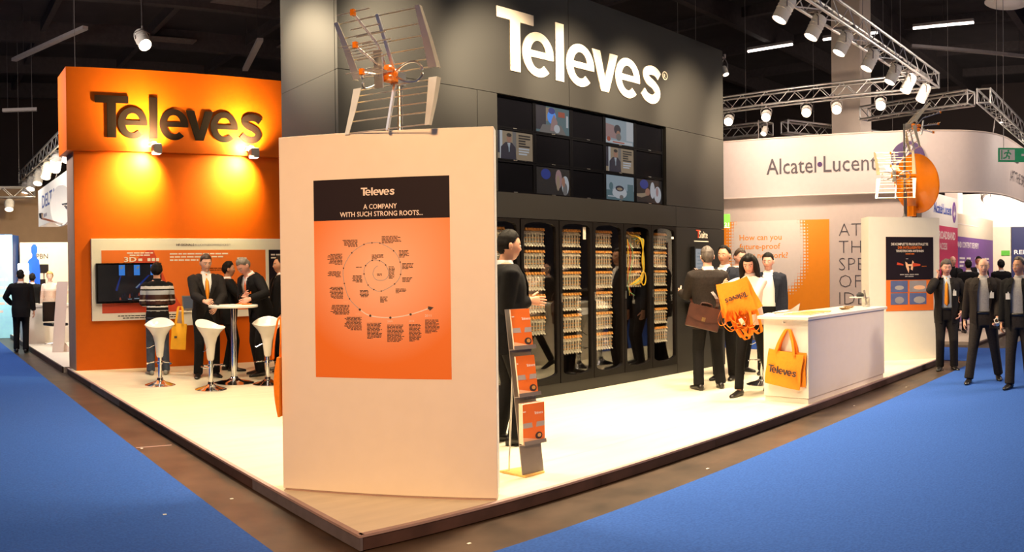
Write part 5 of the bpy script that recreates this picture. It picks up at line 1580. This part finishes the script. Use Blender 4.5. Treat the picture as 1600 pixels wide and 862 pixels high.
# hanging signs
ex = thing('exit_sign', 'green emergency exit sign with a white running figure at the right edge', 'exit sign', (14.1, 3.33, 3.42))
EF = frame((0, 0, 0), (.32, -.947, 0))
MB().box(0, 0, -.04, .80, .25, 0, 0, EF).build('box', 'green_sign', ex)
q = MB(); q.box(.03, .03, .0005, .30, .22, .002, 0, EF); q.box(.42, .105, .0005, .80, .145, .002, 0, EF); q.build('white_area', 'white_print', ex)
q = MB(); q.prism(arc(.185, .195, .018, 0, 360, 12)[:-1], .0025, .004, 0, EF)
for pth in ([(.175, .175), (.155, .11)], [(.175, .165), (.215, .155), (.23, .13)], [(.17, .165), (.125, .16), (.11, .135)], [(.155, .11), (.20, .095), (.195, .05)], [(.155, .11), (.14, .075), (.09, .06)]): stroke2(q, pth, .024, .0025, .004, 0, EF)
q.box(.055, .04, .0025, .075, .21, .004, 0, EF); q.build('running_figure', 'green_sign', ex)
for s in (.1, .7): MB().tube([EF @ V((s, .25, -.02)), EF @ V((s, .25, -.02)) + V((0, 0, 5))], .006, 5).build('hanging_wire', 'stand_grey', ex)
d21 = thing('stand_number', 'small green and white D21 stand number on the tower edge', 'sign', (10.42, 6.80, 2.18))
DD = frame((0, 0, 0), (.53, -.848, 0))
MB().box(0, 0, -.012, .17, .20, 0, 0, DD).build('plate', 'green_tag', d21)
q = MB(); q.box(-.03, -.01, -.014, 0, .22, .002, 0, DD); q.box(0, -.01, -.014, .17, .0, .002, 0, DD); q.build('edge', 'white', d21)
text('d.2', DD @ Mx.Translation((.02, .135, 0)), height=.035, m='white_print', parent=d21, off=.01)
text('D21', DD @ Mx.Translation((.018, .015, 0)), height=.058, width=.135, m='white_print', parent=d21, off=.015)
MB().tube([DD @ V((-.27, .1, -.006)), DD @ V((0, .1, -.006))], .008, 6).build('arm', 'steel', d21)

# ------------------------------------------------------------ the neighbouring stand at far left
sn = thing('sign', 'bright white hanging sign with blurred blue-grey DELTA lettering at far left', 'sign', (2.60, 17.3, 2.62))
NF = frame((0, 0, 0), (0, -1, 0))
MB().box(0, 0, -.5, 3.8, .78, 0, 0, NF).build('box', 'white', sn)
for yy in (.4, 3.3): MB().tube([NF @ V((yy, .78, -.25)), NF @ V((yy, 1.90, -.6))], .008, 5).build('hanging_wire', 'stand_grey', sn)
text('DELTA', NF @ Mx.Translation((.55, .36, .002)), height=.27, width=1.7, m='photo_blue', parent=sn, off=.01)
q = MB(); lines(q, .6, .22, 1.2, 1, .08, .06, .0005, .003, 'l', 0, NF, 8); q.build('small_print', 'photo_grey', sn)['kind'] = 'stuff'
wdsh = thing('satellite_dish', 'pale grey satellite dish at the left end of the orange wall', 'satellite dish', (2.42, 13.18, 2.72), -R(-112))
q = MB(); q.lathe([(.001, 0)] + [(.34 * i / 8, .07 * (i / 8) ** 2) for i in range(1, 9)] + [(.345, .058)] + [(.34 * i / 8, .07 * (i / 8) ** 2 - .012) for i in range(8, 0, -1)] + [(.001, -.012)], 32, 0, Mx.Rotation(R(-90), 4, 'X')); q.build('reflector', 'white', wdsh)
MB().bars((0, 0, -.32), (0, .45, -.22), .03).build('feed_arm', 'steel', wdsh)
MB().lathe([(.03, 0), (.04, .08), (0, .09)], 12, 0, Mx.Translation((0, .45, -.22))).build('feed_horn', 'steel', wdsh)
MB().tube([(0, -.01, 0), Mx.Rotation(-R(112), 3, 'Z') @ V((-.08, -.30, 0)), Mx.Rotation(-R(112), 3, 'Z') @ V((.0, -.40, 0))], .02, 8).build('bracket', 'steel', wdsh)
tt = thing('brochure_totem', 'slim white leaning totem on the far left platform', 'totem', (2.64, 15.3, .085), R(-12))
MB().prism([(-.11, 0), (.11, 0), (.215, 1.36), (.0, 1.36)], -.03, .03, 0, Mx(((1, 0, 0, 0), (0, 0, 1, 0), (0, 1, 0, 0), (0, 0, 0, 1)))).build('panel', 'white', tt)
MB().prism([(.06, 0), (.30, 0), (.10, .22)], .03, .06, 0, Mx(((1, 0, 0, 0), (0, 0, 1, 0), (0, 1, 0, 0), (0, 0, 0, 1)))).build('foot', 'white', tt)
ct = thing('reception_counter', 'white counter of the neighbouring stand at far left', 'counter', (2.31, 17.3, .085))
MB().box(0, 0, 0, .40, 1.2, .80).build('end_unit', 'white', ct)
MB().box(.42, .25, 0, 2.2, .9, .80).build('front_unit', 'white', ct)
MB().box(-.02, -.02, .80, .42, 1.22, .84).build('worktop', 'white_gloss', ct)
MB().box(.42, .22, .80, 2.2, .93, .84).build('worktop', 'white_gloss', ct)
gp = tag(MB().box(0, 0, 0, 1.6, .012, .28).build('counter_screen', 'glass', None, loc=(2.72, 18.05, .93)), 'low clear glass screen standing on the far left counter', 'glass screen')
for i, x in enumerate((2.85, 3.45)):
    st_ = thing('chair', ('dark office chair behind the far left totem', 'dark office chair beside the end of the orange wall')[i], 'chair', (x, 16.75, .085), R(20 + 40 * i))
    MB().box(-.2, -.2, .42, .2, .2, .48).build('seat', 'black', st_, .02)
    MB().box(-.2, .18, .50, .2, .22, .92).build('backrest', 'black', st_, .02)
    MB().tube([(0, 0, .04), (0, 0, .42)], .025, 8).build('column', 'chrome', st_)
    for q in range(5): MB().tube([(0, 0, .06), (.24 * cos(q * 1.257), .24 * sin(q * 1.257), .03)], .016, 6).build('foot', 'chrome', st_)
bw = struct('wall_far_stand', MB().box(2.60, 20.6, .0, 4.4, 20.75, 2.42), 'cream')
q = text('PBN', frame((3.03, 20.598, 2.0), (1, 0, 0)), height=.13, width=.30, m='text_dark', parent=bw, off=.012)
text('OTPCM', frame((2.98, 20.598, 2.24), (1, 0, 0)), height=.07, width=.34, m='grey_print', parent=bw)
struct('wall_far_stand', MB().box(2.3, 24.5, 2.2, 6.5, 24.7, 4.3), 'hall_wall_lit')  # added piece of hall wall, its lit tone painted in
bn = thing('banner_tower', 'pale cyan banner tower at the left edge of the hall', 'banner', (1.2, 20.2, 0))
MB().box(0, 0, 0, 1.16, .02, 2.60).build('lit_face', 'cyan_panel', bn)
MB().box(0, .02, 0, 1.16, 1.2, 2.62).build('side', 'blue_panel', bn)
MB().prism([(1.16, 0), (1.40, .6), (1.40, 1.2), (1.16, 1.2)], 0, 2.60).build('side', 'blue_panel', bn)
q = MB(); lines(q, .75, 2.3, .33, 2, .12, .05, .0005, .003, 'l', 0, frame((0, 0, 0), (1, 0, 0)), 3); lines(q, .75, 1.5, .33, 5, .2, .06, .0005, .003, 'l', 0, frame((0, 0, 0), (1, 0, 0)), 4); q.build('small_print', 'white_print', bn)['kind'] = 'stuff'
fg = thing('display_figure', 'glowing blue cut-out figure on a post in the far left stand', 'display figure', (2.83, 19.6, .085))
fgF = frame((0, 0, 0), (1, 0, 0))
q = MB()
q.prism([(-.11, 0), (.11, 0), (.13, 1.0), (.14, 1.55), (.12, 1.85), (.05, 1.93), (.045, 2.0), (.075, 2.05), (.08, 2.17), (.03, 2.25), (-.03, 2.25), (-.075, 2.17), (-.07, 2.05), (-.045, 2.0), (-.05, 1.93), (-.14, 1.86), (-.20, 1.70), (-.17, 1.55), (-.12, 1.60), (-.13, 1.2)], -.06, .0, 0, fgF); q.build('figure', 'blue_figure', fg)
for z in (.65, 1.25): MB().box(-.17, -.10, z, .17, .06, z + .02).build('shelf', 'glass', fg)
for i, (x, z) in enumerate(((3.10, 1.62), (3.02, 1.25))):
    mn = thing('monitor', ('small dark monitor beside the blue figure, upper one', 'small dark monitor beside the blue figure, lower one')[i], 'monitor', (x, 19.8, z))
    MB().box(-.11, 0, 0, .11, .03, .22).build('screen', 'black', mn); MB().box(-.02, .03, -z + .085, .02, .06, .1).build('stand', 'stand_grey', mn)
lb_ = thing('light_box', 'glowing white lantern box beside the blue figure at far left', 'lamp', (2.55, 19.6, 1.60))
MB().box(-.12, -.10, 0, .12, .10, .26).build('shade', 'tube_glow', lb_); MB().tube([(0, 0, -1.5), (0, 0, 0)], .02, 8).build('post', 'steel', lb_)

# ------------------------------------------------------------ the people
def place(label, x, y, z, az, h=1.72, **kw):
    k = h / 1.75; r_ = Mx.Rotation(R(az), 3, 'Z')
    for s in ('armR', 'armL'):
        a = kw.get(s)
        if a and 'W' in a: a['w'] = (r_ @ (V(a['W']) - V((x, y, z)))) / k
    for s in ('footR', 'footL'):
        f = kw.get(s)
        if f and f[0] == 'W':
            p = (r_ @ (V((f[1], f[2], z)) - V((x, y, z)))) / k; kw[s] = (p.x, p.y, *f[3:])
    return person(label, (x, y, z), az, h, **kw)


place('man in a dark suit walking away along the far left aisle', 2.07, 16.35, .004, 8, 1.68, jacket='suit_black', hair='hair_black', armL=dict(w=(-.20, .22, 1.02), hint=(-1, -.5, 0)), armR=dict(w=(.27, .04, .86)), footR=(.09, -.06, 10), footL=(-.11, .10, -10), skin='tan')
place('blonde woman behind the far left counter', 3.02, 18.45, .085, 192, 1.56, jacket=None, shirt='blouse', hair='hair_blonde', style='thick', female=True, trousers='suit_black', skin='pale', voxel=.012)
place('dark-haired person in black standing at the back of the far left stand', 2.72, 19.25, .085, 20, 1.52, hair='hair_black', style='thick', voxel=.012, skin='tan')

SW = [('suit_black', .065), ('shirt_white', .045), ('suit_black', .022), ('shirt_blue', .07), ('leather', .075), ('shirt_white', .018), ('leather', .055), ('suit_black', .03), ('shirt_white', .016), ('suit_black', .05), ('shirt_grey', .012), ('suit_black', .3)]
place('man in a striped sweater and jeans with his back turned', 3.44, 11.32, PZ, 12, 1.63, jacket=None, stripes=SW, trousers='jeans', shoes='shoe_grey', hair='hair_black', style='thick', head=(-12, -8), armR=dict(w=(.20, .33, 1.12), hint=(.4, -.6, -1)), armL=dict(w=(-.16, .30, 1.10), hint=(-.4, -.6, -1)), footR=(.12, .0, 12), footL=(-.12, -.02, -14), skin='tan')
place('man in a dark suit with a bright orange tie at the standing table', 3.98, 10.72, PZ, 192, 1.74, tie='tie_orange', jacket='suit_charcoal', hair='hair_brown', style='short', head=(8, -12), armR=dict(W=(3.83, 10.38, 1.18), hint=(.5, -.3, -1), d=(-.5, .8, -.1), thumb=(-.7, 0, .6)), armL=dict(w=(-.10, .30, 1.02), hint=(-1, -.5, -.2)), footR=(.13, .02, 14), footL=(-.13, -.05, -14))
place('dark-haired man in black talking beside the grey-haired man', 4.55, 11.30, PZ, 105, 1.64, hair='hair_black', skin='tan', armR=dict(w=(.16, .34, 1.28), hint=(1, -.2, -1), curl=12), footR=(.10, .06, 10))
place('grey-haired man in a black suit leaning over the standing table', 4.78, 10.62, PZ, 256, 1.76, lean=24, tie='tie_red', hair='hair_grey', style='short', head=(0, -14), armR=dict(W=(4.44, 10.42, 1.24), hint=(1, -.5, -.6)), armL=dict(W=(4.42, 10.18, 1.20), hint=(-1, -.5, -.6)), footR=(.12, -.06, 12), footL=(-.10, .10, -6), skin='pink', pocket='orange_print')
place('man in black in profile, cut off by the edge of the poster panel', 5.22, 10.85, PZ, 282, 1.70, hair='hair_black', style='receding', skin='tan')
place('man in black in profile behind the brochure stand', 4.55, 5.10, PZ, 118, 1.80, hair='hair_black', shirt='shirt_white', head=(4, -4), armR=dict(W=(4.685, 4.965, 1.30), hint=(.5, -1, -.3), d=(-.1, 1, -.05), thumb=(-.2, 0, 1), curl=10), armL=dict(w=(-.24, .06, .88)), footR=(.09, .04, 14), footL=(-.10, -.06, -10), skin='tan', voxel=.007)
bm_ = place('grey-haired man seen from behind with a brown briefcase on a strap', 8.10, 5.46, PZ, 44, 1.72, jacket='suit_brown', trousers='suit_black', hair='hair_salt', armL=dict(W=(8.16, 5.90, 1.25), hint=(-.05, -.5, -1), curl=8, thumb=(0, 0, 1)), armR=dict(w=(.25, .10, .90)), footR=('W', 8.25, 5.38, 6), footL=('W', 7.98, 5.52, -16))
place('dark-haired man in a navy suit facing the man with the briefcase', 8.92, 5.74, PZ, 258, 1.75, jacket='suit_navy', hair='hair_black', style='receding', skin='tan', head=(-4, 0), armL=dict(w=(-.12, .32, 1.12), hint=(-1, -.4, -.5)))
place('balding man in glasses looking down behind the woman', 9.62, 5.95, PZ, 196, 1.73, jacket='suit_navy', hair='hair_brown', style='receding', glasses=True, skin='pink', head=(-10, -18))
wm = place('woman with long dark hair walking with an armful of orange bags', 8.06, 4.83, PZ, 262, 1.63, lean=2, female=True, jacket=None, shirt='blouse', trousers='suit_black', hair='hair_black', style='long', head=(14, -20), armR=dict(W=(7.62, 4.92, 1.36), hint=(1, -.2, -.6), thumb=(0, 0, 1)), armL=dict(W=(7.70, 4.74, 1.10), hint=(-.25, -.5, -1), thumb=(0, 0, 1)), footR=('W', 7.83, 4.86, 6), footL=('W', 8.44, 4.80, -4, .06), voxel=.007, skin='fair')
place('man in an open navy jacket and white shirt behind the counter', 9.66, 5.50, PZ, 246, 1.66, jacket='suit_navy', open_=1.0, hair='hair_black', skin='pink', head=(-6, -4))
ph_ = place('man in a dark suit and orange tie speaking on a phone', 11.60, 3.55, -.006, 250, 1.65, jacket='suit_charcoal', trousers='suit_charcoal', open_=.35, tie='tie_orange', shirt='shirt_blue', hair='hair_salt', style='thick', head=(10, -4), armR=dict(w=(.15, .10, 1.455), hint=(.7, .3, -1), d=(-.30, -.12, 1), thumb=(-.3, 1, 0), curl=30), armL=dict(w=(-.23, .07, .93), hint=(-1, -.6, 0)), footR=(.11, .02, 12), footL=(-.12, -.02, -16), belt=True, badge=-1, skin='pink', voxel=.007)
w1 = place('bald man in an open dark jacket walking along the blue aisle', 10.46, 2.68, .004, 258, 1.66, jacket='suit_brown', trousers='trouser_grey', open_=.55, shirt='shirt_grey', hair='hair_grey', style='bald', head=(8, -4), armR=dict(w=(.27, -.06, .87)), armL=dict(w=(-.20, .20, .92), hint=(-.6, -1, 0), curl=40), footR=('W', 10.28, 2.84, 8), footL=('W', 10.72, 2.54, -8, .0), badge=-1, belt=True, voxel=.007, skin='fair')
place('grey-haired man in a black jacket at the right edge of the picture', 10.12, 2.12, .004, 272, 1.66, jacket='suit_black', trousers='trouser_grey', open_=.55, shirt='shirt_grey', hair='hair_salt', style='receding', head=(-22, 0), badge=1, footR=(.10, .16, 6), footL=(-.10, -.14, -6), belt=True, voxel=.007, skin='tan')
place('bald man in black in conversation before the violet wall', 17.75, 5.28, .06, 232, 1.72, hair='hair_grey', style='bald', shirt='suit_black', voxel=.012, skin='fair')
place('black-haired man in a black coat with his back turned before the violet wall', 17.30, 4.78, .06, 66, 1.62, hair='hair_black', voxel=.012, skin='tan', armR=dict(w=(.22, .25, 1.1), hint=(1, -.5, -.5)))
place('dark-haired person in black far back at the right, back turned', 18.45, 4.30, .06, 60, 1.62, hair='hair_black', style='thick', voxel=.012, skin='tan')
place('dark-haired man far back between the bald man and the navy wall', 19.6, 5.15, .06, 240, 1.72, hair='hair_black', voxel=.012, skin='tan')

# things the people carry
mp_ = thing('phone', 'black phone held to the ear of the man in the orange tie', 'phone', world_of(ph_, 'hand_R'))
PMx = Mx.Rotation(-R(250), 4, 'Z') @ Mx.Rotation(R(12), 4, 'Y')
MB().box(-.030, -.03, -.055, -.018, .03, .075, 0, PMx).build('case', 'black', mp_, .004)
ro = thing('paper_roll', 'white rolled paper in the hand of the bald walking man', 'paper roll', world_of(w1, 'hand_L'))
MB().lathe([(.022, -.12), (.034, -.12), (.036, .10), (.024, .10), (.022, -.12)], 16, 0, Mx.Rotation(-R(258), 4, 'Z') @ Mx.Rotation(R(-75), 4, 'X')).build('paper', 'paper', ro)
# briefcase at the left hip, on its strap
bc = thing('briefcase', 'brown leather briefcase hanging at the hip of the grey-haired man', 'briefcase', (7.93, 5.40, .98))
BCF = frame((0, 0, 0), (.60, -.80, 0)) @ Mx.Rotation(R(-14), 4, 'Z')
MB().box(-.20, -.15, -.06, .20, .12, .02, 0, BCF).build('body', 'leather', bc, .012)
MB().prism([(-.20, .125), (.20, .125), (.20, -.01), (.10, -.06), (-.10, -.06), (-.20, -.01)], .021, .030, 0, BCF).build('flap', 'leather', bc)
MB().box(-.022, -.06, .031, .022, -.01, .040, 0, BCF).build('clasp', 'brass', bc)
MB().tube(catmull([BCF @ V((-.07, .12, -.02)), BCF @ V((-.05, .155, -.02)), BCF @ V((.05, .155, -.02)), BCF @ V((.07, .12, -.02))], 4), .010, 8).build('handle', 'leather', bc)
q = MB(); pth = catmull([BCF @ V((.12, .11, -.01)), BCF @ V((.10, .24, .012)), V((8.04, 5.50, 1.42)) - bc.location, V((8.03, 5.585, 1.555)) - bc.location, V((8.09, 5.66, 1.50)) - bc.location, V((8.07, 5.70, 1.25)) - bc.location, BCF @ V((-.16, .12, -.10))], 5)
q.loft([[V(p) + V((.55, -.80, 0)) * a + V((-.8, -.55, 0)) * b for a, b in ((-.02, -.003), (.02, -.003), (.02, .003), (-.02, .003))] for p in pth], smooth=False); q.build('strap', 'leather', bc)
# the armful of bags, held upside down
for i, (dx, dz, rot, lab, pr_) in enumerate(((0, 0, 20, 'orange cloth bag with upside-down dark lettering in the arms of the woman', .060), (.015, .01, 11, 'plain orange cloth bag second in the bundle the woman carries', None), (.03, -.01, 28, 'plain orange cloth bag at the back of the bundle the woman carries', None), (.02, -.03, 15, 'orange cloth bag third in the bundle the woman carries', None))):
    o_ = V((7.555, 4.785, 1.395)) + V((.537, -.843, 0)) * dx + V((.84, .54, 0)) * (.022 * i) + V((0, 0, dz))
    bag(lab, frame(o_, (.537, -.843, 0)) @ Mx.Rotation(R(180 + rot), 4, 'Z'), .34 + .02 * (i % 2), .38, .02, pr_, group='orange cloth bags', flip=False)
sb_ = [o for o in bpy.data.objects if o.get('label', '').startswith('orange cloth bag with upside')][0]
rs = random.Random(4)
for i in range(11):
    x0 = -.10 + .028 * i + rs.uniform(-.02, .02); w_ = rs.uniform(.05, .11); dp_ = rs.uniform(.12, .24); sk_ = rs.uniform(-.05, .08)
    p_ = catmull([(x0 - w_ * .6, .02, -.10), (x0 - w_ + sk_ * .5, .03, -.10 - dp_ * .6), (x0 - w_ * .4 + sk_, .035, -.10 - dp_), (x0 + w_ * .4 + sk_, .035, -.10 - dp_ * .98), (x0 + w_ + sk_ * .5, .03, -.10 - dp_ * .55), (x0 + w_ * .5, .02, -.10)], 4)
    q = MB(); B_ = frame((.04, -.02, -.20), (.537, -.843, 0)); oy = .012 * (i % 4)
    q.loft([[B_ @ V((p[0], p[2], p[1] + oy + a)) + V((0, 0, b)) for a, b in ((-.022, -.003), (.022, -.003), (.022, .003), (-.022, .003))] for p in p_], smooth=False)
    q.build('strap_loop', 'orange_bag', sb_)
yb = bag('yellow paper bag hanging from the hand of the man in the striped sweater', frame((3.70, 11.17, .46), (.94, -.34, 0)) @ Mx.Rotation(R(-4), 4, 'Z'), .22, .38, .05, None, group=None, m='yellow_bag', name='paper_bag')
MB().box(-.05, .17, .062, -.01, .20, .066, 0, frame((0, 0, 0), (.94, -.34, 0))).build('print_mark', 'text_dark', yb)
sbg = thing('shoulder_bag', 'beige shoulder bag at the side of the bald man before the violet wall', 'bag', (17.35, 5.62, .80))
MB().prism([(-.22, 0), (.22, 0), (.17, .42), (-.17, .42)], -.06, .06, 0, frame((0, 0, 0), (.33, -.94, 0))).build('body', 'cream', sbg)
MB().tube(catmull([(-.05, .14, .42), (0, .05, .75), (.06, -.14, .42)], 6), .012, 6).build('strap', 'cream', sbg)

for o in bpy.data.objects:
    for kx in ('hand_R', 'hand_L'):
        if kx in o: del o[kx]
